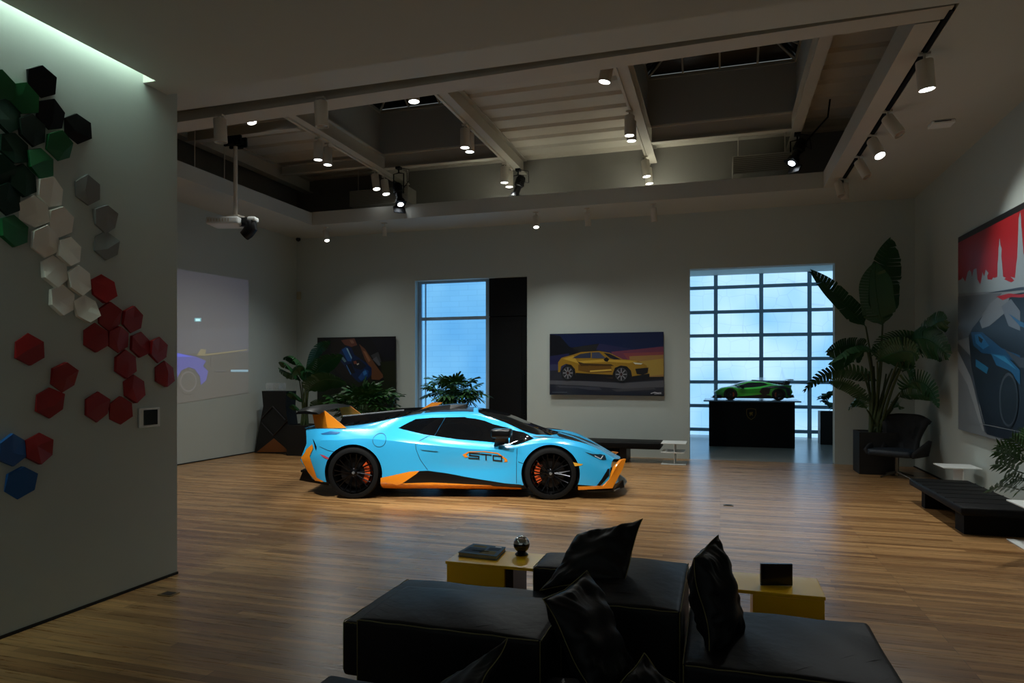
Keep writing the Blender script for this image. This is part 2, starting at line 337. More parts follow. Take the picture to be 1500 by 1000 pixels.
# ------------------------------------------------------------ hexagonal wall tiles
XP = -4.31
HEXC = {'black': (6, 8, 9), 'green': (10, 92, 44), 'dgreen': (8, 44, 28), 'vgreen': (14, 30, 22), 'white': (235, 230, 218), 'grey': (128, 130, 128), 'red': (140, 12, 14), 'blue': (14, 84, 150)}
HEX = [
 (58,120,'black','topmost black tile of the cluster'),(72,168,'black','black tile second from the top of the cluster'),(111,188,'black','black tile standing out furthest right near the top'),
 (-4,126,'green','green tile cut by the left edge of the view, highest of the greens'),(32,144,'green','bright faceted green tile left of the topmost black one'),(8,170,'dgreen','dark green tile below and left of the bright faceted one'),
 (45,191,'vgreen','near-black green tile between dark greens and black tiles'),(85,214,'green','bright green tile on the right edge of the greens, under the black tiles'),(18,217,'dgreen','mid green tile centred among the greens'),
 (58,239,'green','green tile above the topmost white one'),(32,264,'dgreen','dark rounded green tile left of the topmost white one'),(-3,252,'dgreen','green tile cut by the left edge with a bluish facet'),
 (8,292,'dgreen','very dark green tile above the lowest green one'),(19,339,'green','lowest green tile, left of the white tiles'),
 (72,282,'white','topmost white tile, under the greens'),(47,311,'white','flat white tile touching the dark greens'),(87,325,'white','white tile on the right, second from the top of the whites'),(64,354,'white','white tile right of the lowest green one'),
 (100,368,'white','white tile with a folded right side in the middle of the whites'),(78,397,'white','white tile on the left side above the lowest pair'),(115,411,'white','white tile touching the topmost red tile'),
 (89,439,'white','lowest white tile on the left'),(125,452,'white','lowest white tile on the right, touching the red tiles'),
 (126,279,'grey','topmost of the three grey tiles'),(153,321,'grey','middle of the three grey tiles'),(154,360,'grey','lowest of the three grey tiles'),
 (149,422,'red','topmost red tile, beside a white one'),(158,464,'red','red tile directly below the topmost red one'),(192,468,'red','red tile at the upper right of the red group'),
 (138,495,'red','narrow red tile below the lowest white ones'),(172,497,'red','dark red tile in the middle of the red group'),(204,505,'red','red tile right of the dark middle one'),
 (231,512,'red','dark red tile nearest the end of the wall, upper'),(182,533,'red','red tile hanging below the middle of the red group'),(240,548,'red','dark red tile nearest the end of the wall, lower'),
 (195,569,'red','red tile just above and left of the wall tablet'),(141,596,'red','red tile left one of the pair beside the wall tablet'),(175,601,'red','red tile right one of the pair beside the wall tablet'),
 (41,512,'red','single red tile standing alone at the left'),(92,552,'red','red tile upper one of the loose pair'),(71,589,'red','red tile lower one of the loose pair'),(56,656,'red','red tile touching the upper blue one'),
 (16,658,'blue','upper blue tile, beside a red one'),(28,706,'blue','lowest blue tile of all')]
def place_hex(cx, cy, col, label, seed):
    rnd = random.Random(seed); c = at(cx, cy, X=XP)
    m = MB(); R = .107; dep = .024
    a0 = rnd.uniform(-.12, .12)
    base = []
    for k in range(6):
        an = a0+PI/6+k*PI/3; r = R*rnd.uniform(.93, 1.06); base.append(Vector((0, r*math.cos(an), r*math.sin(an))))
    tops = [Vector((dep+rnd.uniform(-.012, .03), p.y*.97, p.z*.97)) for p in base]
    ap = Vector((dep+rnd.uniform(.02, .045), rnd.uniform(-.05, .05), rnd.uniform(-.05, .05)))
    tx, tz = rnd.uniform(-.14, .14), rnd.uniform(-.14, .14); dr = rnd.randrange(6); dv = rnd.choice((.014, .02, .026)); two = rnd.random() < .6
    tops = [Vector((dep+tx*p.y+tz*p.z-(dv*.8 if k == dr or (two and k == (dr+1) % 6) else 0), p.y*.98, p.z*.98)) for k, p in enumerate(base)]; ap = Vector((dep+.001, rnd.uniform(-.03, .03), rnd.uniform(-.03, .03)))
    for q in tops: q.x = max(q.x, .005)
    if 0 and col == 'white' and rnd.random() < .7: tops = [Vector((dep+.006*k, p.y*.97, p.z*.97)) for k, p in enumerate(base)]; ap = sum(tops, Vector())/6
    bv = [m.bm.verts.new(p+Vector((.002, 0, 0))) for p in base]; tv = [m.bm.verts.new(p) for p in tops]; av = m.bm.verts.new(ap)
    m.bm.faces.new(bv[::-1])
    for k in range(6):
        j = (k+1) % 6; m.bm.faces.new([bv[k], bv[j], tv[j], tv[k]]); m.bm.faces.new([tv[k], tv[j], av])
    o = m.build('hexagonal_wall_tile', mat('tile_'+col, HEXC[col], .5, spec=.2 if col in ('black', 'vgreen', 'dgreen') else .4)); o.location = (XP, c.y, c.z)
    tag(o, label, 'wall tile', 'faceted hexagonal tiles on the partition wall')
for i, (x, y, c, l) in enumerate(HEX): place_hex(x, y, c, l if 'tile' in l else l+' tile', i)
# wall tablet
def wallP(px, py): return at(px, py, X=XP)
a, b = wallP(202, 598), wallP(232, 624)
m = MB(); m.box((XP+.001, a.y, b.z), (XP+.018, b.y, a.z), bev=.004)
t = thing('wall_tablet', (XP, a.y, b.z), 'white framed wall tablet with black screen beside the red tiles', 'tablet')
world_child(m.build('housing', M_white, t))
m = MB(); m.box((XP+.018, lerp(a.y, b.y, .18), lerp(b.z, a.z, .12)), (XP+.021, lerp(a.y, b.y, .86), lerp(b.z, a.z, .9))); world_child(m.build('screen', mat('dark_screen', (6, 6, 14), .12), t))
# ------------------------------------------------------------ artworks
def art(name, plane, rect, layers, label, cat, n, depth=.03, mats_kw=None, framecol=(14, 14, 16), emit=0):
    """plane: dict X= or Y=; rect: 4 px corners; layers: (colour, [px pts]); n: normal into the room"""
    n = Vector(n); P = lambda p: at(p[0], p[1], **plane)
    r = [P(p) for p in rect]
    o = thing(name, (sum((p.x for p in r))/4, sum((p.y for p in r))/4, min(p.z for p in r)), label, cat)
    m = MB(); m.prism([p-n*0 for p in r], n*depth); world_child(m.build('panel', mat('art_edge', framecol, .5), o))
    m = MB(); ms = []; idx = {}
    for i, (c, pts) in enumerate(layers):
        if c not in idx:
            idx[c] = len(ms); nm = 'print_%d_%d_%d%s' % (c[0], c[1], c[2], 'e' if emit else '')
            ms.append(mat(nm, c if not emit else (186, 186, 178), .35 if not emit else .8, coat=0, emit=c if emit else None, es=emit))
        m.mi = idx[c]; vs = [P(p)+n*(depth+.0015+.0004*i) for p in pts]
        for tri in tessellate_polygon([vs]):
            try: m.quad(*[vs[k] for k in tri])
            except ValueError: pass
    world_child(m.build('print', ms, o, recalc=False)); 
    return o
def ell(cx, cy, rx, ry, n=20, a0=0): return [(cx+rx*math.cos(a0+k*2*PI/n), cy+ry*math.sin(a0+k*2*PI/n)) for k in range(n)]
def z4(x, y): return (790+x*.22, 470+y*.22)
YP = YB-.035
R2 = [(806, 489), (972, 486), (972.5, 580), (806, 577.5)]
L = [((10, 12, 34), [(806, 489), (972, 486), (972, 500), (806, 503)])]
def Z(pts): return [z4(*p) for p in pts]
L += [((12, 26, 66), Z([(72,88),(828,72),(828,165),(640,190),(400,150),(72,200)])),
 ((34, 34, 74), Z([(400,150),(640,190),(828,165),(828,215),(500,225),(380,190)])),
 ((104, 50, 72), Z([(480,205),(640,190),(828,170),(830,300),(520,300)])),
 ((128, 62, 66), Z([(560,215),(828,205),(828,260),(600,270)])),
 ((148, 112, 62), Z([(600,235),(828,225),(830,370),(620,375)])),
 ((162, 134, 58), Z([(660,270),(828,250),(830,355),(700,370)])),
 ((8, 10, 20), Z([(72,90),(140,100),(200,170),(260,200),(200,235),(72,240)])),
 ((30, 30, 70), Z([(72,235),(200,215),(200,290),(72,300)])),
 ((50, 52, 84), Z([(72,290),(180,285),(180,330),(72,330)])),
 ((34, 34, 44), Z([(72,330),(180,325),(240,395),(830,380),(832,495),(72,490)])),
 ((78, 78, 84), Z([(72,395),(300,400),(560,412),(832,395),(832,440),(560,450),(300,430),(72,420)])),
 ((58, 58, 68), Z([(120,430),(400,440),(420,460),(160,455)])), ((64, 62, 66), Z([(480,455),(760,440),(780,455),(520,470)])), ((24, 26, 40), Z([(72,440),(260,445),(420,475),(820,470),(832,495),(72,490)]))]
L += [((20, 14, 18), Z([(150,380),(240,395),(600,405),(830,385),(720,372),(260,370)])),
 ((146, 112, 26), Z([(128,275),(150,245),(225,225),(280,207),(400,200),(470,212),(560,255),(650,262),(715,295),(728,330),(722,365),(620,372),(612,330),(585,302),(545,296),(505,312),(490,352),(490,380),(245,365),(240,320),(215,292),(180,285),(150,300),(140,340),(128,340)])),
 ((188, 152, 54), Z([(160,252),(230,232),(255,268),(430,255),(600,262),(660,268),(600,280),(470,272),(262,282)])),
 ((104, 72, 14), Z([(262,290),(340,300),(480,295),(485,340),(340,345),(262,330)])),
 ((66, 44, 10), Z([(255,268),(300,282),(480,288),(500,300),(330,298),(280,300)])),
 ((200, 168, 70), Z([(340,330),(480,320),(484,330),(340,340)])),
 ((44, 50, 70), Z([(222,248),(275,220),(345,210),(345,246)])), ((60, 66, 88), Z([(352,210),(400,208),(445,248),(352,248)])), ((26, 28, 40), Z([(430,212),(470,218),(545,256),(500,256),(470,245)])), ((10, 10, 12), Z([(430,255),(450,240),(468,255),(455,272),(438,268)])),
 ((16, 12, 12), Z([(640,318),(728,310),(722,345),(690,358),(650,352)])), ((210, 210, 190), Z([(625,275),(690,282),(680,290),(640,288)])), ((18, 14, 14), Z([(245,345),(490,358),(490,378),(245,372)])),
 ((14, 14, 16), Z([(618,368),(735,350),(735,372),(640,382)]))]
for cx, cy, rx, ry in ((193, 346, 45, 52), (548, 355, 52, 56)):
    L.append(((8, 8, 10), Z(ell(cx, cy, rx, ry)))); L.append(((70, 70, 76), Z(ell(cx, cy, rx*.76, ry*.78)))); L.append(((22, 22, 24), Z(ell(cx, cy, rx*.68, ry*.7))))
    for k in range(8):
        a = k*PI/4; c, s = math.cos(a), math.sin(a); w = 4
        L.append(((120, 120, 124), Z([(cx-w*s, cy+w*c), (cx+rx*.7*c-w*s, cy+ry*.7*s+w*c), (cx+rx*.7*c+w*s, cy+ry*.7*s-w*c), (cx+w*s, cy-w*c)])))
    L.append(((50, 12, 10), Z(ell(cx, cy, 9, 11, 8))))
# small signature-like mark bottom right
L += [((200, 200, 205), Z([(742,480),(770,472),(790,476),(815,474),(812,478),(790,481),(768,478),(745,484)])), ((190, 190, 195), Z([(765,484),(815,481),(815,485),(770,487)])), ((90, 96, 110), Z([(90,472),(190,472),(190,475),(90,475)]))]
art('car_photograph', dict(Y=YP), R2, L, 'wide framed photograph of a gold SUV at dusk on the far wall', 'picture', (0, -1, 0))
def z6(x, y): return (460+x*.14, 480+y*.14)
def Z6(pts): return [z6(*p) for p in pts]
R1 = [(466, 494.5), (580, 492.5), (580.5, 596), (466, 597)]
L = [((14, 13, 12), R1), ((30, 24, 18), Z6([(180,110),(420,105),(560,330),(600,560),(420,600),(200,420)])),
 ((104, 62, 48), Z6([(290,130),(430,110),(460,180),(400,200),(330,180)])), ((136, 96, 76), Z6([(380,130),(415,130),(430,160),(400,165)])),
 ((98, 60, 38), Z6([(480,170),(540,220),(640,370),(740,510),(690,545),(610,540),(600,430),(540,330)])), ((140, 92, 62), Z6([(520,240),(550,250),(600,340),(580,360)])),
 ((58, 58, 60), Z6([(600,290),(680,250),(720,380),(690,400),(640,340)])), ((84, 84, 88), Z6([(620,330),(660,300),(705,390),(685,398)])), ((18, 18, 26), Z6([(600,110),(850,105),(850,330),(740,350),(680,240)])),
 ((30, 34, 14), Z6([(700,360),(860,340),(865,640),(740,560)])), ((14, 22, 10), Z6([(50,300),(200,320),(240,520),(200,680),(50,690)])), ((22, 30, 12), Z6([(200,540),(860,560),(865,790),(60,800),(60,680)])),
 ((10, 34, 74), Z6([(270,280),(300,215),(360,190),(400,210),(430,280),(560,370),(610,420),(610,490),(560,545),(480,570),(440,540),(390,480),(320,390),(275,330)])),
 ((24, 78, 142), Z6([(300,230),(345,200),(400,300),(400,350),(360,350)])), ((130, 172, 196), Z6([(345,215),(360,212),(405,310),(402,330)])), ((98, 130, 136), Z6([(282,305),(310,300),(348,350),(330,362)])),
 ((8, 10, 16), Z6([(330,390),(400,370),(440,470),(400,480)])), ((20, 24, 34), Z6([(400,350),(480,330),(560,400),(500,440),(430,420)])), ((116, 62, 48), Z6([(420,350),(450,345),(460,375),(430,380)])), ((200, 190, 170), Z6([(455,378),(478,368),(482,380),(462,390)])),
 ((20, 66, 128), Z6([(470,520),(540,430),(580,450),(570,510),(500,555)])), ((46, 110, 176), Z6([(520,460),(550,445),(565,480),(530,500)])), ((70, 120, 180), Z6([(345,390),(352,388),(400,480),(392,492)]))]
art('car_photograph', dict(Y=YP), R1, L, 'dark photograph of a blue car on a rocky road, behind the bushy palm', 'picture', (0, -1, 0))
# right wall poster (drawn in wall coordinates from the visible part, continued beyond the frame)
def z1(x, y): return (1400+x*.36, 290+y*.36)
def ZR(pts): return [z1(*p) for p in pts]
XQ = XR-.035
R3 = [(1407.5, 349), (1560, 267.5), (1560, 661), (1407.5, 628)]
L = [((120, 126, 130), ZR([(20,375),(278,350),(460,330),(460,1060),(20,940)])),
 ((150, 18, 26), ZR([(20,170),(278,33),(460,-65),(460,352),(20,385)])), ((10, 10, 12), ZR([(20,160),(278,23),(460,-75),(460,-48),(278,50),(20,182)]))]
sky = [(20,388),(20,335),(34,330),(38,320),(44,330),(50,340),(54,325),(60,300),(68,292),(74,300),(78,320),(84,290),(96,285),(100,330),(112,350),(118,320),(120,300),(128,318),(134,290),(142,300),(160,318),(170,325),(182,320),(183,270),(186,235),(187,200),(189,190),(190,165),(192,165),(194,190),(200,205),(198,235),(202,270),(206,320),(225,325),(232,318),(255,325),(260,270),(264,240),(270,80),(277,55),(290,230),(300,200),(330,210),(340,300),(460,290),(460,355)]
L += [((134, 146, 152), ZR(sky+[(278, 372)])), ((150, 18, 26), ZR([(140,315),(150,300),(165,320),(160,332),(142,330)])), ((150, 18, 26), ZR([(210,330),(230,312),(252,335),(240,342)])),
 ((48, 60, 72), ZR([(130,388),(278,362),(460,345),(460,360),(278,374)])), ((92, 98, 104), ZR([(20,400),(200,385),(120,470),(80,560),(20,580)])),
 ((146, 152, 156), ZR([(20,600),(60,690),(130,900),(132,950),(120,945),(60,760),(20,690)])), ((66, 72, 80), ZR([(20,590),(70,640),(110,850),(140,958),(130,950),(75,730),(20,620)])),
 ((14, 20, 30), ZR([(65,560),(80,530),(120,480),(190,400),(278,385),(460,360),(460,1050),(140,960),(95,780),(75,680)])),
 ((108, 114, 120), ZR([(110,500),(150,430),(195,395),(235,400),(210,470),(150,520),(120,530)])), ((150, 24, 30), ZR([(180,400),(230,388),(278,392),(330,380),(330,400),(278,404),(240,402),(205,415)])),
 ((92, 100, 110), ZR([(200,440),(240,410),(278,460),(278,540),(230,520)])), ((18, 66, 104), ZR([(75,545),(120,545),(165,580),(200,610),(278,640),(278,670),(190,640),(120,630),(85,600)])),
 ((24, 96, 146), ZR([(90,555),(115,552),(150,600),(125,615),(95,590)])), ((10, 12, 18), ZR([(105,560),(125,575),(118,590),(108,580)])), ((22, 100, 140), ZR([(95,655),(148,690),(140,715),(95,685)])),
 ((20, 86, 130), ZR([(158,632),(220,640),(278,700),(278,760),(230,700),(180,680)])), ((40, 124, 170), ZR([(165,636),(215,645),(265,700),(225,672)])), ((54, 62, 72), ZR([(210,610),(278,650),(360,640),(360,690),(278,690)])),
 ((20, 84, 126), ZR([(232,470),(278,500),(330,520),(330,540),(278,520)])), ((6, 8, 12), ZR(ell(230, 820, 42, 118, 24))), ((56, 64, 72), ZR(ell(230, 820, 38, 110, 24))), ((10, 14, 20), ZR(ell(232, 822, 34, 100, 24))),
 ((120, 128, 132), ZR([(50,906),(160,925),(278,950),(278,952),(160,928),(50,908)]))]
art('city_poster', dict(X=XQ), R3, L, 'large poster with red sky, pale skyline and a blue car on the right wall', 'poster', (-1, 0, 0), depth=.03, framecol=(120, 120, 120))
# projector light on the left wall, put in as a faintly glowing print
def zp(x, y): return (240+x*.3, 380+y*.3)
def ZP(pts): return [zp(*p) for p in pts]
pa = at(364, 410, X=XL); pb = at(258, 398, X=XL)
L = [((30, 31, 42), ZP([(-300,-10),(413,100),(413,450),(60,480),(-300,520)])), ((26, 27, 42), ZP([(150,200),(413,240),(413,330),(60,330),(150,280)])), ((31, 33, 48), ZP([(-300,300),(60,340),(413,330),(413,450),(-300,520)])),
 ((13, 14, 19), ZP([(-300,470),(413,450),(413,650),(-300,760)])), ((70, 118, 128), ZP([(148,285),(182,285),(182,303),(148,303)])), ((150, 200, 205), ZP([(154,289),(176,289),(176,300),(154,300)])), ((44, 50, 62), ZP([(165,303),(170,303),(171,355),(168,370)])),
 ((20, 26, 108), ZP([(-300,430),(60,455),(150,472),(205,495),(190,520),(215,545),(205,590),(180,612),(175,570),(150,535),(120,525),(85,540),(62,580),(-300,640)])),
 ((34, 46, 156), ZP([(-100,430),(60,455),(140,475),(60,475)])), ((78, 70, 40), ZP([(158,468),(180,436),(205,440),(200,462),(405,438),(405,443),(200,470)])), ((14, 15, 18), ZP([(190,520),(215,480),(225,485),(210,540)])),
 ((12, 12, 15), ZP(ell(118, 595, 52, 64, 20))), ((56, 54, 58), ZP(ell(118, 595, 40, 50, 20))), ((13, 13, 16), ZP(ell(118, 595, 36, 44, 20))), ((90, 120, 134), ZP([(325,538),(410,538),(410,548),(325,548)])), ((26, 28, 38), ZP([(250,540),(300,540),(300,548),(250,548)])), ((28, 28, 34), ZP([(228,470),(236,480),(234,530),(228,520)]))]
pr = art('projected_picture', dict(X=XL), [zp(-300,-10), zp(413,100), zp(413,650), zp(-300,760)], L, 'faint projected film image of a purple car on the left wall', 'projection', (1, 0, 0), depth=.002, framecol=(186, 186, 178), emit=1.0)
# ------------------------------------------------------------ lamps
def orient(d):
    return Vector(d).normalized().to_track_quat('-Z', 'Y').to_matrix().to_4x4()
def lamp(top, direction, label, lit=True, L=.3, r=.075, drop=.1, group=None, power=60, angle=40, ref=None, name='track_light', blend=.5, colour=(.97, 1, .96)):
    """cylinder spotlight hung from a track at `top`; its body hangs along `direction`"""
    top = Vector(top); d = Vector(direction).normalized(); root = thing(name, top, label, 'ceiling light', group)
    m = MB(); m.box((-.05, -.025, -.02), (.05, .025, 0)); m.tube([(0, 0, -.02), (0, 0, -drop)], .012, 8)
    m.build('bracket', M_lamp, root, local=True)
    R = Matrix.Translation((0, 0, -drop)) @ orient(d)
    m = MB(); m.lathe([(0, .01), (r*.96, .01), (r, 0), (r, -L), (r*.9, -L), (r*.88, -L+.02), (0, -L+.02)], R, 24)
    m.build('lamp_body', M_lamp, root, smooth=35, local=True)
    m = MB(); m.lathe([(0, -L+.016), (r*.87, -L+.016), (r*.87, -L+.019), (0, -L+.019)] if 0 else [(r*.87, -L+.018), (r*.5, -L+.004), (0, -L)], R, 24)
    m.build('lens', M_lens if lit else mat('lamp_lens_off', (150, 140, 125), .3), root, smooth=60, local=True)
    if lit and power:
        ld = bpy.data.lights.new('spot_bulb', 'SPOT'); ld.energy = power; ld.spot_size = math.radians(angle); ld.spot_blend = blend; ld.shadow_soft_size = .05; ld.color = colour
        lo = bpy.data.objects.new('spot_bulb', ld); COL.objects.link(lo); lo.parent = root
        lo.matrix_local = R @ Matrix.Translation((0, 0, -L-.03))
    return root
DOWN = (0, 0, -1); CARC = Vector((-3.5, 9.0, .5))
def tk(px, py, X=None, Y=None, z=5.8):   # point of a track under a beam seen at pixel
    return at(px, py, X=X) if X is not None else at(px, py, Y=Y)
def aim(p, q): return (Vector(q)-Vector(p)).normalized()
# tracks under the beams
for x, nm in ((BX[0], 'left'), (BX[1], 'middle'), (BX[2], 'right')):
    m = MB(); m.box((x-.1, 6.9, 5.765), (x-.065, 13.2, 5.8)); m.box((x-.1, 6.9, 5.76), (x-.09, 13.2, 5.765))
    tag(m.build('lighting_track', M_lamp), 'white lighting track fixed under the %s roof beam carrying downlights' % nm, 'lighting track')
POW = 98
def downpair(px1, py1, px2, py2, X, lab, d=DOWN, pw=POW):
    for px, py, s in ((px1, py1, 'nearer'), (px2, py2, 'farther')):
        t = (X-.085)/ray(px, py).x; p = at(px, py, t=t); p.z = 5.76; L = .3
        lamp(p, d, lab % s, True, L, .078, .09, 'paired downlights on the roof beams', power=pw, angle=120, blend=1)
downpair(466, 235, 480, 239, BX[0], '%s lamp of the white downlight pair highest on the left roof beam')
downpair(549, 272, 563, 277, BX[0], '%s lamp of the tilted pair low on the left roof beam', d=(.2, -.1, -1), pw=1)
downpair(681, 210, 688, 215, BX[1], '%s lamp of the downlight pair halfway along the middle roof beam')
downpair(739, 259, 746, 262, BX[1], '%s lamp of the downlight pair at the far end of the middle roof beam')
downpair(922, 180, 925, 186, BX[2], '%s lamp of the downlight pair halfway along the right roof beam')
downpair(945, 238, 949, 243, BX[2], '%s lamp of the downlight pair at the far end of the right roof beam', d=(.1, 0, -1))
for px, X, lab in ((362, -7.4, 'single lit downlight peeking below the front edge of the ceiling well, leftmost'), (605, BX[1]-.085, 'single lit downlight seen against the left skylight'), (892, BX[2]-.085, 'short lit downlight at the near end of the right roof beam')):
    py = {362: 182, 605: 146, 892: 107}[px]; p = at(px, py, X=X); zt = p.z+.39
    if px == 362:
        m = MB(); m.box((X-.02, p.y-.9, zt), (X+.02, p.y+.9, zt+.035)); tag(m.build('lighting_track', M_lamp), 'short lighting track in the left roof bay', 'lighting track')
        for dy, nm in ((-.7, 'nearer'), (.7, 'farther')): m2 = MB(); m2.tube([(X, p.y+dy, zt+.036), (X, p.y+dy, 6.1)], .008, 6); tag(m2.build('suspension_wire', M_lamp), nm+' thin wire holding the short track in the left bay', 'wire')
    lamp((p.x, p.y, min(zt, 5.76) if px != 362 else zt), aim(p, (lerp(p.x, CARC.x, .5), p.y, 0)), lab, True, .3, .08, .09, power=POW, angle=100, blend=1)
# lower tracks: right edge of the ceiling well
def low(px, py_top, d, lit, lab, X=None, Y=None, L=.26, r=.065, drop=.08, **k):
    p = at(px, py_top, X=X) if X is not None else at(px, py_top, Y=Y)
    p.z = ZC; return lamp(p, d, lab, lit, L, r, drop, **k)
def onx(px, X): # point on track X whose vertical line passes px
    d = ray(px, 500); return d.y*X/d.x
XT = 1.9
for px, d, lit, lab, kw in (
    (1354, (.10, .05, -1), True, 'large lit spotlight nearest the camera on the right ceiling track', dict(L=.27, r=.078)),
    (1300, (.5, -.35, -1), False, 'unlit spotlight tilted right, second along the right ceiling track', dict(L=.27, r=.07)),
    (1278, (.28, -.5, -1), True, 'lit spotlight in the middle of the right ceiling track', dict(L=.27, r=.07)),
    (1258, (.4, -.3, -1), False, 'unlit spotlight tilted right, second from the far end of the right track', dict(L=.27, r=.065)),
    (1237, (.05, .1, -1), False, 'upright unlit spotlight near the far end of the right track', dict(L=.24, r=.06)),
    (1228, (.15, -.35, -1), False, 'unlit spotlight at the far right corner of the ceiling well', dict(L=.24, r=.06))):
    y = onx(px, XT if px != 1228 else XT-.1)
    lamp((XT if px != 1228 else XT-.1, y, ZC), d, lab, lit, drop=.09, group=None, power=150, angle=110, blend=1, **kw)
m = MB(); m.box((XT-.018, 6.7, ZC-.012), (XT+.018, GY1, ZC+.1)); tag(m.build('lighting_track', M_blackm), 'black lighting track running along the right edge of the ceiling well', 'lighting track')
for px, d, lit, lab in ((477, (.35, -.3, -1), True, 'lit spotlight at the left end of the far ceiling edge'), (563, (0, .1, -1), False, 'small unlit spotlight left of centre on the far ceiling edge'),
    (785, (.12, -.35, -1), True, 'lit spotlight in the middle of the far ceiling edge'), (860, (.06, .15, -1), False, 'unlit spotlight right of the lit one on the far ceiling edge'), (957, (.06, .15, -1), False, 'unlit spotlight above the gold car picture, toward the garage opening')):
    d0 = ray(px, 400); y = GY1+.25; x = d0.x*y/d0.y
    lamp((x, y, ZC), d, lab, lit, L=.24 if px != 563 else .18, r=.055 if px != 563 else .045, drop=.09, power=45 if px == 477 else 130, angle=140, blend=1)
for px, y, lab in ((322, 6.85, 'unlit white cylinder lamp hanging at the left of the near ceiling edge'), (470, 6.75, 'unlit white cylinder lamp hanging over the left roof beam, near ceiling edge')):
    d0 = ray(px, 170); x = d0.x*y/d0.y
    lamp((x, y, ZC), (.03, 0.04, -1), lab, False, L=.27, r=.075, drop=.06)
# unseen spotlights added above the near edge to light the car side
for k, (x, y) in enumerate(((-5.2, 5.05), (-4.0, 4.95), (-2.6, 4.95), (-1.4, 5.05))):
    t = [(-4.6, 8.6, .3), (-3.9, 8.6, .5), (-3.0, 8.7, .5), (-2.1, 8.9, .3)][k]
    lamp((x, y, ZC), aim((x, y, ZC), t), ['leftmost', 'second from left', 'third from left', 'rightmost'][k]+' of four added unseen spotlights aimed at the side of the blue car', True, L=.25, r=.07, drop=.08, power=500, angle=36, blend=.8)
# black stage spotlights
def stage(px, py, X, d, zt, lab, Y=None):
    p = at(px, py, X=X) if Y is None else at(px, py, Y=Y); root = thing('stage_spotlight', (p.x, p.y, zt), lab, 'spotlight', 'black stage spotlights on the roof beams')
    h = zt-p.z
    m = MB(); m.box((-.05, -.05, -.05), (.05, .05, 0)); m.tube([(0, 0, 0), (0, 0, -.12)], .015, 8); m.tube([(-.11, 0, -h), (-.11, 0, -.14), (0, 0, -.12), (.11, 0, -.14), (.11, 0, -h)], .012, 6)
    m.build('yoke', M_black, root, local=True)
    R = Matrix.Translation((0, 0, -h)) @ orient(d)
    m = MB(); m.lathe([(0, .24), (.07, .24), (.085, .22), (.085, .02), (.065, 0), (.065, -.16), (.10, -.17), (.105, -.24), (.09, -.24), (.085, -.2), (0, -.2)], R, 20)
    for k in range(4): m.lathe([(.086, .05+k*.04), (.096, .05+k*.04), (.096, .06+k*.04), (.086, .06+k*.04)], R, 20)
    m.box((-.1, -.1, -.262), (.1, .1, -.25), M=R); m.build('lamp_body', M_black, root, smooth=35, local=True)
    m = MB(); m.lathe([(.06, -.266), (.035, -.272), (0, -.275)], R, 16); m.build('lens', M_lens, root, smooth=60, local=True)
    m = MB(); m.box((-.12, -.12, -.24), (.12, -.1, -.38), M=R); m.build('barn_door', M_black, root, local=True)
    m = MB(); m.tube([Vector((.03, 0, -.02)), Vector((.2, .05, -.05)), Vector((.22, 0, -.3)), Vector((.1, 0, -h+.1))], .008, 6); m.build('cable', M_black, root, local=True)
    if p.y > 12.3: return root
    ld = bpy.data.lights.new('spot_bulb', 'SPOT'); ld.energy = 300; ld.spot_size = math.radians(30); ld.spot_blend = .6; ld.shadow_soft_size = .05; ld.color = (1, .98, .94)
    lo = bpy.data.objects.new('spot_bulb', ld); COL.objects.link(lo); lo.parent = root; lo.matrix_local = R @ Matrix.Translation((0, 0, -.4))
    return root
stage(584, 284, BX[0]+.02, (.35, -.35, -1), 5.8, 'black stage spotlight at the far end of the left roof beam', Y=12.42)
stage(759, 274, BX[1]+.02, (-.25, -.3, -1), 5.8, 'black stage spotlight at the far end of the middle roof beam')
t_ = (cx_ := 1.2, 15.0, 4.3)
lamp((cx_, 15.0, 4.3), aim((cx_, 15.0, 4.3), (.75, 17.0, 1.2)), 'added unseen ceiling spotlight above the garage room aimed at the green model car', True, power=90, angle=24)  # added out of view to brighten the model car
lamp((-.2, 15.0, 4.3), aim((-.2, 15.0, 4.3), (.5, 17.0, 1.2)), 'second added unseen ceiling spotlight of the garage room, left of the other one', True, power=90, angle=24)  # second added lamp for the model car, also out of view
stage(1168, 222, BX[3]+.02, (-.45, -.45, -1), 5.8, 'black stage spotlight with cable at the far end of the rightmost beam')
p0 = at(1216, 145, z=6.08); p1 = at(1205, 165, X=p0.x+.0)
m = MB(); q = at(1172, 220, X=BX[3]+.2); m.tube([p0, p0+Vector((-.02, .1, -.25)), lerp(p0, q, .5)+Vector((0, 0, -.1)), lerp(p0, q, .93)], .014, 6)
tag(m.build('power_cable', M_blackm), 'black power cable hanging from the roof beside the rightmost beam', 'cable')
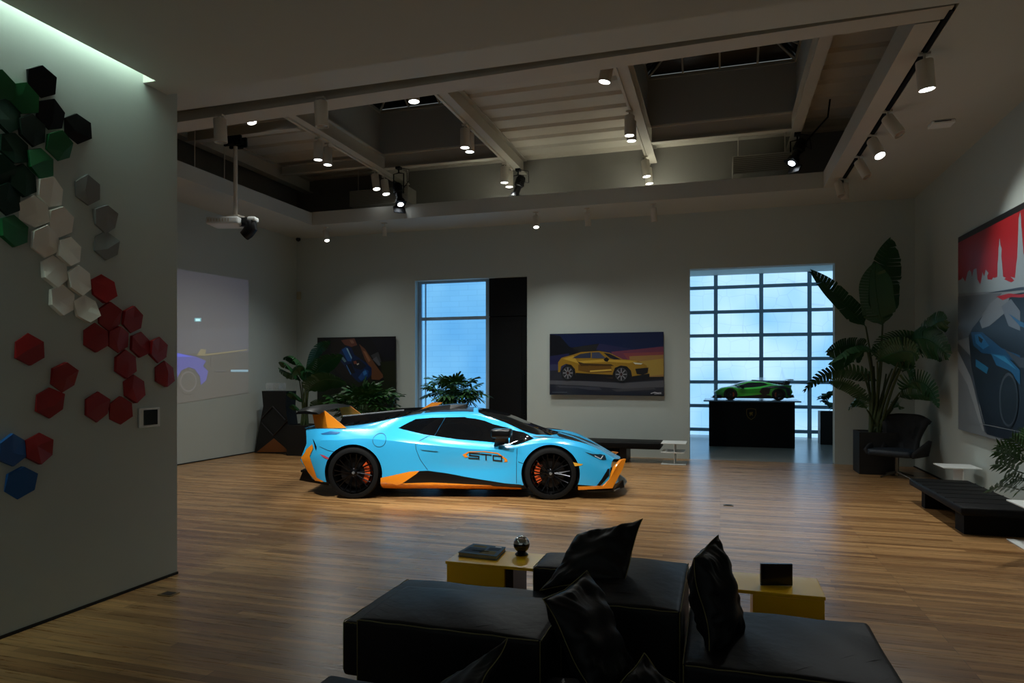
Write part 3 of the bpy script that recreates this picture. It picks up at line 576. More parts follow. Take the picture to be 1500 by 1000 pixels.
# air grilles behind the far ceiling edge
for a, b, lab in (((1073, 229), (1160, 252), 'perforated air grille box above the far ceiling edge on the right'), ((512, 280), (598, 297), 'perforated air grille box above the far ceiling edge on the left')):
    yy = 13.1; pa = at(a[0], a[1], Y=yy); pb = at(b[0], b[1], Y=yy); z1, z0 = pa.z, pa.z-.33
    root = thing('air_grille', ((pa.x+pb.x)/2, yy, z0), lab, 'air vent', 'air grilles in the ceiling well')
    m = MB(); m.box((pa.x, yy, z0), (pb.x, yy+.4, z1), bev=.006); world_child(m.build('grille_box', mat('grille_metal', (165, 160, 148), .6), root))
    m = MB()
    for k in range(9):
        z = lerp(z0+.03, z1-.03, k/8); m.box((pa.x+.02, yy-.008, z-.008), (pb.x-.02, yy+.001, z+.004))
    world_child(m.build('louvre', mat('grille_dark', (120, 112, 100), .6), root))  # slats in a darker tone than the box
    for x in (pa.x+.1, pb.x-.1): m = MB(); m.tube([(x, yy+.2, z1-.01), (x, yy+.2, 6.1)], .008, 6); world_child(m.build('hanger_rod', M_lamp, root))
# smoke detector, camera, motion sensor
p = at(1379, 179, z=ZC); m = MB(); m.box((p.x-.13, p.y-.1, ZC-.045), (p.x+.13, p.y+.1, ZC), bev=.012); m.mi = 1; m.box((p.x-.1, p.y-.104, ZC-.022), (p.x+.08, p.y-.1, ZC-.012))
tag(m.build('ceiling_sensor', [M_white, M_black]), 'flat square sensor on the ceiling near the right wall', 'sensor')
p = at(436, 354, Y=YB-.08); m = MB(); m.lathe([(0, 0), (.05, -.01), (.055, -.04), (.04, -.07), (0, -.09)], Matrix.Translation((XL+.12, YB-.12, ZC)), 16)
tag(m.build('security_camera', M_black, smooth=50), 'tiny black dome camera in the far left ceiling corner', 'camera')
p = at(435.5, 433, Y=YB-.03); m = MB(); m.box((XL+.03, YB-.07, p.z-.09), (XL+.13, YB, p.z+.09), bev=.02, seg=3); tag(m.build('motion_sensor', mat('cream_plastic', (170, 160, 130), .5), smooth=40), 'small cream motion sensor in the far left corner of the room', 'sensor')
# projector
pp = Vector((-8.47, 10.5, 0)); zt = 5.88; c = at(345, 323, X=-7.95)
root = thing('projector', (c.x, c.y, c.z), 'white ceiling projector on a pole with a black mirror lens, upper left', 'projector')
m = MB(); m.box((-.12, -.09, .05), (.12, .09, .08)); m.tube([(0, 0, .07), (0, 0, 5.56-c.z)], .035, 12); m.box((-.07, -.05, .0), (.07, .05, .06))
m.build('pole', M_lamp, root, local=True, smooth=40)
m = MB(); h = 5.55-c.z
m.box((-.17, -.09, h), (.17, -.05, h+.16)); m.box((-.17, .05, h), (.17, .09, h+.16)); m.box((-.15, -.12, h+.03), (-.1, .12, h+.1)); m.box((.1, -.12, h+.03), (.15, .12, h+.1)); m.box((-.05, -.14, h), (.05, .14, h+.04))
for o in m.bm.verts[:]: pass
m.build('ceiling_mount', M_black, root, local=True)
Mx = Matrix.Rotation(.25, 4, 'Z')
m = MB(); m.box((-.42, -.22, -.1), (.14, .2, .03), bev=.03, M=Mx, seg=3)
m.build('projector_body', M_white, root, local=True, smooth=40)
m = MB()
for k in range(8): m.box((-.38+k*.05, -.228, -.06), (-.36+k*.05, -.219, -.01), M=Mx)
m.build('vent', M_lamp, root, local=True)
m = MB(); m.tube([Mx @ Vector(v) for v in ((.08, -.02, -.03), (.2, -.02, -.03), (.27, -.02, -.05), (.28, -.02, -.14), (.22, -.02, -.22), (.16, -.02, -.27))], [.075, .08, .1, .11, .1, .09], 14)
m.build('mirror_lens', M_black, root, local=True, smooth=40)
m = MB(); m.box((.24, -.1, -.02), (.38, .08, .05), bev=.02, M=Mx); m.build('lens_cap', M_white, root, local=True, smooth=40)
for y in (9.2, 9.9):
    m = MB(); m.tube([(-8.25, y, ZC+.2), (-8.25, y, 6.12)], .008, 6)
    tag(m.build('suspension_wire', M_lamp), 'thin vertical suspension wire left of the projector pole, %s one' % ('nearer' if y < 9.5 else 'farther'), 'wire')
m = MB(); m.box((-.19, -.05, 0), (.19, .05, .05)); 
bpy.data.objects  # noqa
m.bm.free()
# ------------------------------------------------------------ cars
WB = 2.61
pr_ = at(517, 731, z=0); pf_ = at(806, 732.4, z=0); hd = (pf_-pr_); CYAW = math.atan2(hd.y, hd.x)
fw = hd.normalized(); lf = Vector((-fw.y, fw.x, 0)); HALF = .965
CORG = pr_ + lf*(HALF+0.0)          # rear axle centre on the floor
def cl(px, py, d):   # pixel -> (x, z) in the car frame on the plane y = -d
    r = ray(px, py); o = Vector((0, 0, CH))-CORG
    # local y = dot(lf)
    t = (-d-o.dot(lf))/r.dot(lf); p = o+r*t
    return p.dot(fw), p.z
def K(*pts, d=.93): return [cl(x, y, d) for x, y in pts]
def za(x, y): return (440+x*.16, 580+y*.16)
def zb(x, y): return (670+x*.17333, 580+y*.17333)
STN = [
 [(-.80,0,.25),(-.74,.50,.22),(-.60,.78,.24),(-.74,.84,.50),(-.66,.84,.72),(-.70,.74,.905),(-.80,.5,.90),(-.84,.25,.895),(-.85,0,.895)],
 [(-.52,0,.17),(-.5,.60,.16),(-.46,.89,.22),(-.48,.93,.55),(-.46,.90,.77),(-.46,.78,.915),(-.46,.5,.91),(-.46,.25,.90),(-.46,0,.90)],
 [(-.2,0,.13),(-.2,.7,.13),(-.2,.95,.22),(-.2,.965,.58),(-.2,.945,.78),(-.2,.77,.905),(-.2,.52,.925),(-.2,.26,.925),(-.2,0,.925)],
 [(.1,0,.12),(.1,.72,.12),(.1,.955,.22),(.1,.975,.64),(.1,.94,.80),(.1,.74,.915),(.1,.53,.965),(.1,.27,.965),(.1,0,.965)],
 [(.45,0,.11),(.45,.74,.11),(.45,.93,.20),(.45,.95,.52),(.45,.955,.78),(.45,.76,.90),(.45,.54,1.035),(.45,.28,1.04),(.45,0,1.045)],
 [(.8,0,.11),(.8,.74,.11),(.8,.89,.18),(.8,.915,.46),(.8,.945,.74),(.8,.77,.86),(.8,.54,1.085),(.8,.29,1.11),(.8,0,1.12)],
 [(1.2,0,.11),(1.2,.74,.11),(1.2,.87,.18),(1.2,.885,.42),(1.2,.94,.70),(1.2,.785,.80),(1.2,.54,1.10),(1.2,.30,1.15),(1.2,0,1.165)],
 [(1.6,0,.11),(1.6,.74,.11),(1.6,.87,.18),(1.6,.88,.40),(1.6,.94,.665),(1.6,.80,.765),(1.6,.545,1.085),(1.6,.30,1.145),(1.6,0,1.16)],
 [(2.0,0,.11),(2.0,.74,.11),(2.0,.89,.18),(2.0,.90,.42),(2.0,.95,.66),(2.0,.82,.735),(2.0,.57,.975),(2.0,.32,1.06),(2.0,0,1.08)],
 [(2.3,0,.11),(2.3,.74,.11),(2.3,.92,.19),(2.3,.955,.48),(2.3,.935,.72),(2.3,.82,.775),(2.3,.60,.85),(2.3,.34,.94),(2.3,0,.965)],
 [(2.6,0,.11),(2.6,.74,.11),(2.6,.94,.2),(2.6,.965,.55),(2.6,.935,.75),(2.6,.82,.805),(2.6,.62,.80),(2.6,.35,.83),(2.6,0,.855)],
 [(2.95,0,.11),(2.95,.72,.11),(2.95,.935,.2),(2.95,.955,.50),(2.95,.915,.70),(2.95,.80,.76),(2.95,.60,.735),(2.95,.34,.735),(2.95,0,.755)],
 [(3.25,0,.12),(3.25,.66,.12),(3.2,.91,.18),(3.2,.90,.42),(3.2,.85,.61),(3.22,.74,.665),(3.24,.56,.65),(3.25,.32,.62),(3.25,0,.63)],
 [(3.62,0,.14),(3.56,.48,.14),(3.38,.86,.16),(3.40,.84,.36),(3.44,.72,.475),(3.48,.62,.50),(3.56,.46,.48),(3.62,.22,.46),(3.64,0,.46)]]
def crom(p0, p1, p2, p3, t):
    return tuple(.5*((2*b)+(-a+c)*t+(2*a-5*b+4*c-d)*t*t+(-a+3*b-3*c+d)*t**3) for a, b, c, d in zip(p0, p1, p2, p3))
def body_mesh():
    n = len(STN); rows = []
    for i in range(n-1):
        S = [STN[max(i-1, 0)], STN[i], STN[i+1], STN[min(i+2, n-1)]]
        for k in range(6): rows.append([crom(S[0][j], S[1][j], S[2][j], S[3][j], k/6) for j in range(9)])
    rows.append(list(STN[-1]))
    out = []
    for r in rows:
        q = []
        for j in range(8):
            a, b, c, d = r[max(j-1, 0)], r[j], r[j+1], r[min(j+2, 8)]
            for k in range(5):
                f = k/5; l = [a_+(b_-a_)*f for a_, b_ in zip(b, c)]; s = crom(a, b, c, d, f); w = .28 if j >= 2 else .1
                q.append(Vector(l)*(1-w)+Vector(s)*w)
        q.append(Vector(r[8])); out.append(q)
    bm = bmesh.new(); nn = len(out[0])
    R = []
    for q in out:
        right = [bm.verts.new((p.x, -abs(p.y) if 0 < i < nn-1 else 0, p.z)) for i, p in enumerate(q)]
        left = [right[i] if i in (0, nn-1) else bm.verts.new((p.x, abs(p.y), p.z)) for i, p in enumerate(q)]
        R.append(right+left[-2:0:-1])
    m = len(R[0])
    for a, b in zip(R, R[1:]):
        for k in range(m): bm.faces.new([a[k], a[(k+1) % m], b[(k+1) % m], b[k]])
    # ends, as strips between the two sides
    for ring in (R[0], R[-1]):
        h = m//2
        for k in range(h):
            a, b, c, d = ring[k], ring[k+1], ring[(m-k-1) % m], ring[(m-k) % m]
            u = []
            for v in (a, b, c, d):
                if v not in u: u.append(v)
            if len(u) > 2: bm.faces.new(u)
    bmesh.ops.recalc_face_normals(bm, faces=bm.faces)
    return bm
def make_car(root, paint, accent, spoiler_mat, details=True, rimcol=None):
    T = lambda nm, m_, mats, sm=None, par=root: m_.build(nm, mats, par, smooth=sm, local=True)
    glass = mat('tinted_glass', (8, 9, 11), .04, spec=.8); blk = mat('car_gloss_black', (5, 5, 6), .3, coat=.2, spec=.3); dk = mat('wheel_well_black', (5, 5, 5), .8)
    rub = mat('tyre_rubber', (4, 4, 4), .7, spec=.25); rim = mat('black_rim', (34, 34, 36), .25, .9); silver = mat('silver_trim', (170, 175, 180), .25, .8)
    bm = body_mesh(); bvh = BVHTree.FromBMesh(bm)
    me = bpy.data.meshes.new('body_shell'); bm.to_mesh(me); bm.free()
    body = bpy.data.objects.new('body_shell', me); COL.objects.link(body)
    me.materials.append(paint); me.materials.append(dk)
    for wx in (0, WB):
        for s in (-1, 1):
            m = MB(); M = Matrix.Translation((wx, s*.62, .34)) @ Matrix.Rotation(-s*PI/2, 4, 'X'); m.lathe([(0, 0), (.385, 0), (.385, .6), (0, .6)], M, 48)
            bmesh.ops.recalc_face_normals(m.bm, faces=m.bm.faces)
            c = m.build('cut', dk); md = body.modifiers.new('b', 'BOOLEAN'); md.operation = 'DIFFERENCE'; md.object = c; md.solver = 'EXACT'
            bpy.context.view_layer.update()
            dg = bpy.context.evaluated_depsgraph_get(); nm = bpy.data.meshes.new_from_object(body.evaluated_get(dg)); body.modifiers.clear(); body.data = nm
            bpy.data.objects.remove(c)
    me = body.data; me.materials.clear(); me.materials.append(paint); me.materials.append(dk); me.name = 'body_shell'
    for p in me.polygons:
        c = p.center; p.material_index = 0
        for wx in (0, WB):
            r = math.hypot(c.x-wx, c.z-.34)
            if abs(abs(c.y)-.62) < .004 and r < .386: p.material_index = 1
            elif abs(r-.385) < .006 and abs(p.normal.y) < .35 and .61 < abs(c.y) and c.z > .1 and (Vector((c.x-wx, c.z-.34)).normalized().dot(Vector((p.normal.x, p.normal.z))) < -.7): p.material_index = 1
        if c.x < -.55 and p.normal.x < -.6 and abs(c.y) < .72: p.material_index = 1
        if (p.normal.z < -.8 and c.z < .3) or (c.z < .155 and c.x < 2.9): p.material_index = 1
        p.use_smooth = True
    me.set_sharp_from_angle(angle=math.radians(22))
    body.parent = root
    def refine(pts3, mx):
        b = bmesh.new(); vs = [b.verts.new(p) for p in pts3]
        for t in tessellate_polygon([pts3]):
            try: b.faces.new([vs[i] for i in t])
            except ValueError: pass
        for _ in range(9):
            es = [e for e in b.edges if e.calc_length() > mx]
            if not es: break
            bmesh.ops.subdivide_edges(b, edges=es, cuts=1); bmesh.ops.triangulate(b, faces=[f for f in b.faces if len(f.verts) > 3])
        return b
    def side(name, pts, m_, off=.004, mx=.05, sides=(-1, 1), label=None, par=None, thick=0):
        for s in sides:
            b = refine([Vector((x, 0, z)) for x, z in pts], mx)
            for v in b.verts:
                o = Vector((v.co.x, s*1.6, v.co.z)); h = bvh.ray_cast(o, Vector((0, -s, 0)))
                if h[0] is not None and (h[0].y*s) > .2: n = h[1]; q = h[0]
                else: q, n = bvh.find_nearest(Vector((v.co.x, s*.8, v.co.z)))[:2]
                if n.dot(Vector((0, s, .3))) < 0: n = -n
                v.co = q+n*off
            m = MB(); m.bm.free(); m.bm = b
            bmesh.ops.recalc_face_normals(b, faces=b.faces)
            if b.faces and sum(f.normal.y*s for f in b.faces) < 0: bmesh.ops.reverse_faces(b, faces=b.faces)
            o = m.build(name, m_, par or root, smooth=30, local=True, recalc=False)
            if label: o['label'] = label
    def top(name, pts, m_, off=.004, mx=.06, mirror=True, label=None):
        for s in ((-1, 1) if mirror else (1,)):
            b = refine([Vector((x, y*s, 0)) for x, y in pts], mx)
            for v in b.verts:
                h = bvh.ray_cast(Vector((v.co.x, v.co.y, 3)), Vector((0, 0, -1)))
                if h[0] is not None: v.co = h[0]+h[1]*off
                else: q, n = bvh.find_nearest(Vector((v.co.x, v.co.y, .7)))[:2]; v.co = q+n*off
            bmesh.ops.recalc_face_normals(b, faces=b.faces)
            if sum(f.normal.z for f in b.faces) < 0: bmesh.ops.reverse_faces(b, faces=b.faces)
            m = MB(); m.bm.free(); m.bm = b; o = m.build(name, m_, root, smooth=30, local=True, recalc=False)
            if label: o['label'] = label
    # side glass
    d = .66
    side('side_window', K(*[za(905,290), za(980,248), za(1050,214), za(1200,202), za(1319,200), za(1238,356), za(1150,345)], d=d), glass, label='dark rear quarter window')
    side('side_window', K(*[za(1322,199), za(1500,196), zb(70,186), zb(150,195), zb(230,213), zb(300,240), zb(430,272), zb(436,392), zb(300,380), zb(0,356), za(1240,357)], d=d), glass, label='dark door window')
    side('side_window', K(*[zb(445,284), zb(560,310), zb(645,350), zb(560,380), zb(490,400), zb(445,394)], d=d), glass, label='small triangular front window')
    # windshield, roof, engine cover (plan outlines)
    top('windshield', [(1.62,-.42),(1.58,0),(1.62,.42),(1.72,.50),(2.1,.56),(2.45,.60),(2.62,.50),(2.72,.25),(2.75,0),(2.72,-.25),(2.62,-.50),(2.45,-.60),(2.1,-.56),(1.72,-.50)], glass, mirror=False)
    top('roof_panel', [(.86,-.40),(.86,.40),(1.2,.44),(1.55,.42),(1.52,0),(1.55,-.42),(1.2,-.44)], blk, mirror=False)
    top('engine_cover', [(-.42,-.30),(-.5,-.42),(-.5,.42),(-.42,.3),(.1,.44),(.45,.47),(.82,.42),(.82,-.42),(.45,-.47),(.1,-.44)], blk, mirror=False)
    if details:
        top('hood_vent', [(2.70,.12),(2.74,.42),(2.92,.50),(3.14,.45),(3.40,.36),(3.12,.20)], blk)
        top('fender_louvre', [(2.36,.70),(2.50,.80),(2.78,.82),(2.86,.76),(2.7,.72)], mat('louvre_dark', (20, 30, 36), .4))
        # sill, rocker and intake
        org = accent
        side('side_skirt', K(*[za(742,742), za(1000,688), za(1090,682), za(1060,712), za(935,795), za(1200,790), za(1500,806), zb(0,742), zb(300,755), zb(540,772), zb(540,800), zb(300,800), zb(0,796), za(1400,852), za(740,850)], d=.9), org, off=.012, label='orange side skirt')
        side('side_intake', K(*[za(1092,684), za(1170,682), za(1330,706), za(1500,736), zb(0,672), zb(200,706), zb(400,735), zb(540,745), zb(540,770), zb(300,754), zb(0,741), za(1400,798), za(1200,788), za(940,796), za(1060,712)], d=.9), blk, off=.008, label='black side intake')
        side('lower_sill', K(*[za(745,856), za(1500,858), zb(0,800), zb(540,804), zb(520,845), zb(0,835), za(1500,905), za(760,885)], d=.84), blk, off=.02, label='black underfloor edge')
        side('rear_bumper_trim', K(*[za(58,515), za(72,485), za(130,435), za(140,470), za(110,540), za(132,610), za(175,735), za(240,765), za(240,795), za(150,765), za(80,690), za(20,560)], d=.80), org, off=.012, label='orange rear bumper trim')
        for s in (-1, 1):
            m = MB(); m.prism([(3.675, s*.40, .475), (3.60, s*.62, .37), (3.43, s*.885, .15), (3.28, s*.925, .15), (3.40, s*.86, .27), (3.50, s*.72, .42), (3.60, s*.52, .475)], (-.03, -s*.03, .0))
            m.prism([(3.43, s*.90, .15), (2.97, s*.962, .135), (2.97, s*.962, .175), (3.28, s*.935, .185)], (0, -s*.04, 0))
            T('front_bumper_trim', m, org, 30)['label'] = 'orange front bumper trim'
        side('front_intake', K(*[zb(1345,600), zb(1262,612), zb(1210,690), zb(1155,755), zb(1020,768), zb(1020,782), zb(1175,770), zb(1250,690)], d=.78), blk, off=.008)
        side('headlight', K(*[zb(1068,460), zb(1130,478), zb(1200,486), zb(1245,500), zb(1255,535), zb(1225,535), zb(1150,505)], d=.74), mat('headlight_glass', (30, 50, 62), .08), off=.006)
        side('headlight_strip', K(*[zb(1150,492), zb(1200,520), zb(1222,500), zb(1226,503), zb(1203,528), zb(1148,498)], d=.74), mat('headlight_silver', (190, 205, 215), .2), off=.01)
        side('marker_light', K(*[zb(975,555), zb(1010,562), zb(1060,572), zb(1040,584), zb(990,588)], d=.92), mat('amber_marker', (230, 170, 60), .3), off=.006)
        side('rear_marker_light', K(*[za(185,528), za(230,540), za(275,560), za(268,574), za(225,560)], d=.90), mat('red_marker', (190, 70, 90), .3), off=.006)
        side('tail_light', K(*[za(128,388), za(150,410), za(175,455), za(168,490), za(150,440)], d=.80), blk, off=.01)
        # shut lines
        def line(pts, w=.006, dd=.9, nm='panel_gap', mt=None):
            q = K(*pts, d=dd); L_, R_ = [], []
            for i, p in enumerate(q):
                a = Vector(q[max(i-1, 0)]); b = Vector(q[min(i+1, len(q)-1)]); t = (b-a).normalized(); n = Vector((-t.y, t.x))*w/2
                L_.append(tuple(Vector(p)+n)); R_.append(tuple(Vector(p)-n))
            side(nm, L_+R_[::-1], mt or mat('gap_dark', (10, 40, 56), .6), off=.0045, mx=.08)
        line([za(1175,365), za(1100,405), za(1060,435), za(1062,480), za(1100,580), za(1165,675)])
        line([zb(490,402), zb(505,440), zb(500,560), zb(500,735)])
        line([zb(515,552), zb(560,566)], w=.005)
        import_ = [za(730+60*math.cos(k*PI/10), 402+58*math.sin(k*PI/10)) for k in range(21)]
        line(import_, w=.005, nm='fuel_cap_gap')
        line([za(180,460), za(260,492), za(330,505)], w=.005)
        # creases picked out as body facets: darker hollow of the flank is real relief
        side('door_handle', K(*[za(1095,470), za(1120,462), za(1250,482), za(1258,500), za(1235,502), za(1110,488)], d=.93), paint, off=.012)
        # air duct on the shoulder (scoop lip)
        side('rear_fender_scoop', K(*[za(185,345), za(270,325), za(365,335), za(330,350), za(200,352)], d=.85), mat('scoop_blue', (24, 96, 150), .3), off=.006)
        # lettering STO as strokes on the door
        blkp = mat('decal_black', (10, 14, 22), .5)
        def stroke(pts, w=.017):
            q = [Vector(p) for p in K(*[zb(*p) for p in pts], d=.91)]
            for u, v in zip(q, q[1:]):
                t = (v-u).normalized(); n = Vector((-t.y, t.x))*w/2; u2, v2 = u-t*w/2, v+t*w/2
                side('lettering', [tuple(u2+n), tuple(v2+n), tuple(v2-n), tuple(u2-n)], blkp, off=.0065, sides=(-1,), label='dark stroke of the STO lettering on the door')
        stroke([(188,484),(104,478),(104,499),(182,506),(182,527),(98,521)])
        stroke([(200,486),(286,494)]); stroke([(243,496),(243,535)])
        stroke([(304,498),(374,506),(374,547),(304,539),(304,498)])
        side('door_stripe', K(*[zb(*p) for p in [(44,494),(92,466),(230,462),(345,476),(420,530),(424,552),(395,555),(402,536),(340,484),(225,469),(98,472),(74,495),(95,512),(66,518)]], d=.91), org, off=.005, sides=(-1,), label='orange swoosh around the door lettering')
    else:
        side('side_skirt', [(.42,.30),(.9,.36),(1.4,.30),(2.2,.22),(2.2,.14),(.42,.14)], blk, off=.01)
        side('side_window', [(.62,.93),(.9,1.06),(1.6,1.05),(1.9,.97),(2.3,.82),(2.1,.78),(1.6,.80),(1.1,.84)], glass)
        side('rear_flank', [(-.6,.72),(-.3,.85),(.4,.86),(.9,.74),(1.05,.5),(.8,.3),(.5,.4),(.45,.7),(.1,.76),(-.35,.68),(-.45,.3),(-.6,.25)], blk, off=.008)
        top('hood_vent', [(2.84,.10),(2.78,.40),(3.0,.50),(3.3,.46),(3.5,.30),(3.2,.12)], blk)
        side('front_bumper_trim', [(3.1,.30),(3.45,.34),(3.42,.15),(3.05,.14)], blk, off=.01)
    # front splitter
    m = MB(); P_ = [(3.1,-.92,.10),(3.45,-.88,.10),(3.60,-.62,.11),(3.69,-.3,.12),(3.71,0,.12),(3.69,.3,.12),(3.60,.62,.11),(3.45,.88,.10),(3.1,.92,.10)]
    m.prism(P_, (0, 0, .022)); T('front_splitter', m, blk)
    m = MB(); m.tube([(x+.006, y, z+.02) for x, y, z in P_[1:-1]], .008, 6); T('splitter_edge', m, silver)
    for s in (-1, 1):
        m = MB(); m.prism([(3.44, s*.885, .12), (3.62, s*.64, .12), (3.60, s*.64, .22), (3.46, s*.87, .20)], (0, -s*.015, 0)); T('splitter_fin', m, blk)
    # rear diffuser
    m = MB()
    for k in range(7): y = -.54+k*.18; m.prism([(-.86, y, .18), (-.45, y, .11), (-.45, y, .26), (-.80, y, .34)], (0, .012, 0))
    m.box((-.82, -.6, .30), (-.5, .6, .33)); T('diffuser', m, blk)
    # engine louvres, shark fin
    sm = spoiler_mat
    m = MB()
    for k in range(6):
        x = -.2+k*.15; z = 1.0+.0*k; h = bvh.ray_cast(Vector((x, 0, 3)), Vector((0, 0, -1)))[0].z
        m.box((x-.05, -.30, h+.004), (x+.045, .30, h+.03), M=Matrix.Translation((x, 0, h)) @ Matrix.Rotation(-.35, 4, 'Y') @ Matrix.Translation((-x, 0, -h)))
    T('engine_louvre', m, blk)
    m = MB(); m.prism([(-.46, -.008, .90), (.85, -.008, 1.10), (.50, -.008, 1.12), (-.40, -.008, 1.03)], (0, .016, 0)); fin = T('shark_fin', m, blk)
    m = MB(); m.tube([(-.40, 0, 1.035), (.50, 0, 1.125)], .012, 6); T('fin_edge', m, silver)
    # roof snorkel
    m = MB()
    xs_ = [(.62, .10, 1.07, 1.10), (.9, .2, 1.11, 1.18), (1.2, .25, 1.15, 1.215), (1.42, .22, 1.15, 1.22)]
    rg = [[(x, -w, zl), (x, -w*.75, zh), (x, w*.75, zh), (x, w, zl)] for x, w, zl, zh in xs_]
    for a, b in zip(rg, rg[1:]):
        for k in range(4): m.quad(a[k], a[(k+1) % 4], b[(k+1) % 4], b[k])
    m.quad(*rg[0]); m.quad(*rg[-1][::-1]); T('roof_scoop', m, blk)
    if details:
        for s in (1,):
            m = MB(); m.prism([(.66, .34, 1.10), (.84, .34, 1.11), (1.02, .34, 1.225), (.86, .34, 1.225)], (0, .02, 0)); T('roof_winglet', m, accent)
        m = MB(); m.prism([(-.3,.49,.93),(-.2,.49,1.02),(.35,.49,1.13),(.8,.49,1.15),(.9,.49,1.08)], (0, .01, 0)); T('far_fin', m, blk)
    # wing
    m = MB(); prof = [(-.98, .0), (-.94, .028), (-.82, .035), (-.66, .012), (-.62, -.012), (-.68, -.014), (-.86, -.004), (-.97, -.012)]
    N = 16; rings = []
    for i in range(N+1):
        y = lerp(-.93, .93, i/N); zz = (1.165 if details else 1.24)-.035*(abs(y)/.93)**4; sc = 1-.12*(abs(y)/.93)**4; rings.append([m.bm.verts.new((-.66+(x+.8)*sc+.04*(y/.93)**2, y, zz+z)) for x, z in prof])
    for a, b in zip(rings, rings[1:]):
        for k in range(8): m.bm.faces.new([a[k], a[(k+1) % 8], b[(k+1) % 8], b[k]])
    m.bm.faces.new(rings[0]); m.bm.faces.new(rings[-1][::-1]); T('rear_wing', m, blk, 40)
    for s in (-1, 1):
        m = MB(); m.prism([(-.46, s*.68, 1.15), (-.64, s*.68, 1.145), (-.58, s*.72, .92), (-.16, s*.72, .92)], (0, -s*.03, 0)); T('wing_strut', m, accent)
    # mirrors
    for s in (-1, 1):
        m = MB(); m.box((-.14, -.10, -.06), (.12, .10, .055), bev=.03, M=Matrix.Translation((1.98, s*1.02, .885)) @ Matrix.Rotation(s*.15, 4, 'Z'), seg=3)
        m.prism([(1.90, s*1.0, .84), (2.04, s*1.0, .84), (2.0, s*.90, .72), (1.86, s*.90, .70)], (0, -s*.04, .01)); mo = T('side_mirror', m, blk, 40)
    # wheels
    for wx, wd in ((0, .30), (WB, .26)):
        for s in (-1, 1):
            M = Matrix.Translation((wx, s*(HALF-.005), .345)) @ Matrix.Rotation(-s*PI/2, 4, 'X')   # local +z points outward
            M = Matrix.Translation((wx, s*(HALF-.005), .345)) @ (Matrix.Rotation(PI/2, 4, 'X') if s < 0 else Matrix.Rotation(-PI/2, 4, 'X'))
            m = MB(); R0 = .272
            m.lathe([(R0, -.0), (R0+.004, -.012), (R0-.012, -.02), (R0-.014, -wd+.03), (R0+.004, -wd+.01), (R0+.004, -wd), (R0-.03, -wd+.02), (R0-.03, -.03), (R0-.012, -.004)], M, 48)
            for k in range(10):
                for q in (-.09, .09):
                    a = k*PI/5+q*.35; b = k*PI/5+q*1.6
                    p = [Vector((math.cos(a)*.05, math.sin(a)*.05, -.035)), Vector((math.cos((a+b)/2)*.16, math.sin((a+b)/2)*.16, -.028)), Vector((math.cos(b)*(R0-.014), math.sin(b)*(R0-.014), -.008))]
                    m.tube([M @ v for v in p], [.011, .009, .010], 5)
            m.lathe([(.062, -.07), (.062, -.035), (.04, -.022), (0, -.02)], M, 20)
            w = T('wheel', m, rim, 35)
            m = MB(); m.lathe([(R0, -.004), (.305, .0), (.333, -.012), (.345, -.04), (.345, -wd+.04), (.333, -wd+.012), (R0, -wd)], M, 48); T('tyre', m, rub, 40, w)
            m = MB(); m.lathe([(.07, -.10), (.19, -.10), (.19, -.125), (.07, -.125), (.07, -.10)], M, 40); T('brake_disc', m, mat('disc_steel', (46, 44, 44), .35, .8), 40, w)
            m = MB(); sgn = 1 if wx == 0 else -1; a0 = 0 if wx == 0 else PI
            pts = []
            for k in range(7):
                a = (-.75+k*.25); pts.append(a)
            outer = [(math.cos(a+0)*.215*sgn, math.sin(a)*.215) for a in pts]; inner = [(math.cos(a)*.145*sgn, math.sin(a)*.145) for a in pts]
            Mi = Matrix.Translation((wx, s*(HALF-.005), .345))
            m.prism([Mi @ Vector((x, -s*.055, z)) for x, z in outer+inner[::-1]], Vector((0, -s*.08, 0))); T('brake_caliper', m, mat('orange_caliper', (214, 82, 30), .4), None, w)
            m = MB(); m.lathe([(.022, -.0195), (.018, -.012), (0, -.011)], M, 16); T('centre_cap', m, silver, 40, w)
    return root
def placed(root, M):
    root.matrix_world = M; return root
PAINT = mat('light_blue_paint', (52, 172, 226), .22, coat=.6); ORANGE = mat('orange_paint', (236, 138, 26), .28, coat=.4)
car = thing('sports_car', CORG, 'light blue sports car with orange trim and black wheels on the wood floor', 'car', rz=CYAW)
make_car(car, PAINT, ORANGE, M_black)
# plinth, model car, glass case in the vestibule
pl0 = at(1038, 653, z=0); pl1 = at(1164, 654.5, z=0); yp = pl0.y
px0, px1 = at(1038.5, 640, Y=yp).x, at(1164.5, 640, Y=yp).x; zp_ = at(1100, 586.5, Y=yp).z
pln = thing('display_plinth', ((px0+px1)/2, yp+.5, 0), 'black display plinth with a small gold shield, under the green model car', 'plinth')
m = MB(); m.box((px0, yp, 0.001), (px1, yp+1.0, zp_-.03), bev=.006); world_child(m.build('plinth_body', mat('plinth_black', (6, 6, 7), .6, spec=.2), pln))
cxp = (px0+px1)/2; zc = lerp(0, zp_, .71)
sh = [(-.095, .11), (0, .125), (.095, .11), (.1, .0), (.07, -.07), (0, -.125), (-.07, -.07), (-.1, 0)]
G = mat('dull_gold', (120, 98, 34), .4, .4)
m = MB(); 
for k in range(8):
    a, b = sh[k], sh[(k+1) % 8]; m.tube([(cxp+a[0], yp-.006, zc+a[1]), (cxp+b[0], yp-.006, zc+b[1])], .006, 4)
m.prism([(cxp+x, yp-.002, zc+z) for x, z in ((-.045,.02),(-.03,.045),(.0,.04),(.02,.055),(.04,.035),(.02,.01),(.035,-.035),(.015,-.03),(.0,0),(-.02,-.04),(-.035,-.03),(-.025,0))], (0, -.004, 0))
world_child(m.build('shield_emblem', G, pln))
gx0, gx1 = at(1030.5, 588, Y=yp-.08).x, at(1174, 588, Y=yp-.08).x; gz1 = at(1100, 553, Y=yp-.05).z
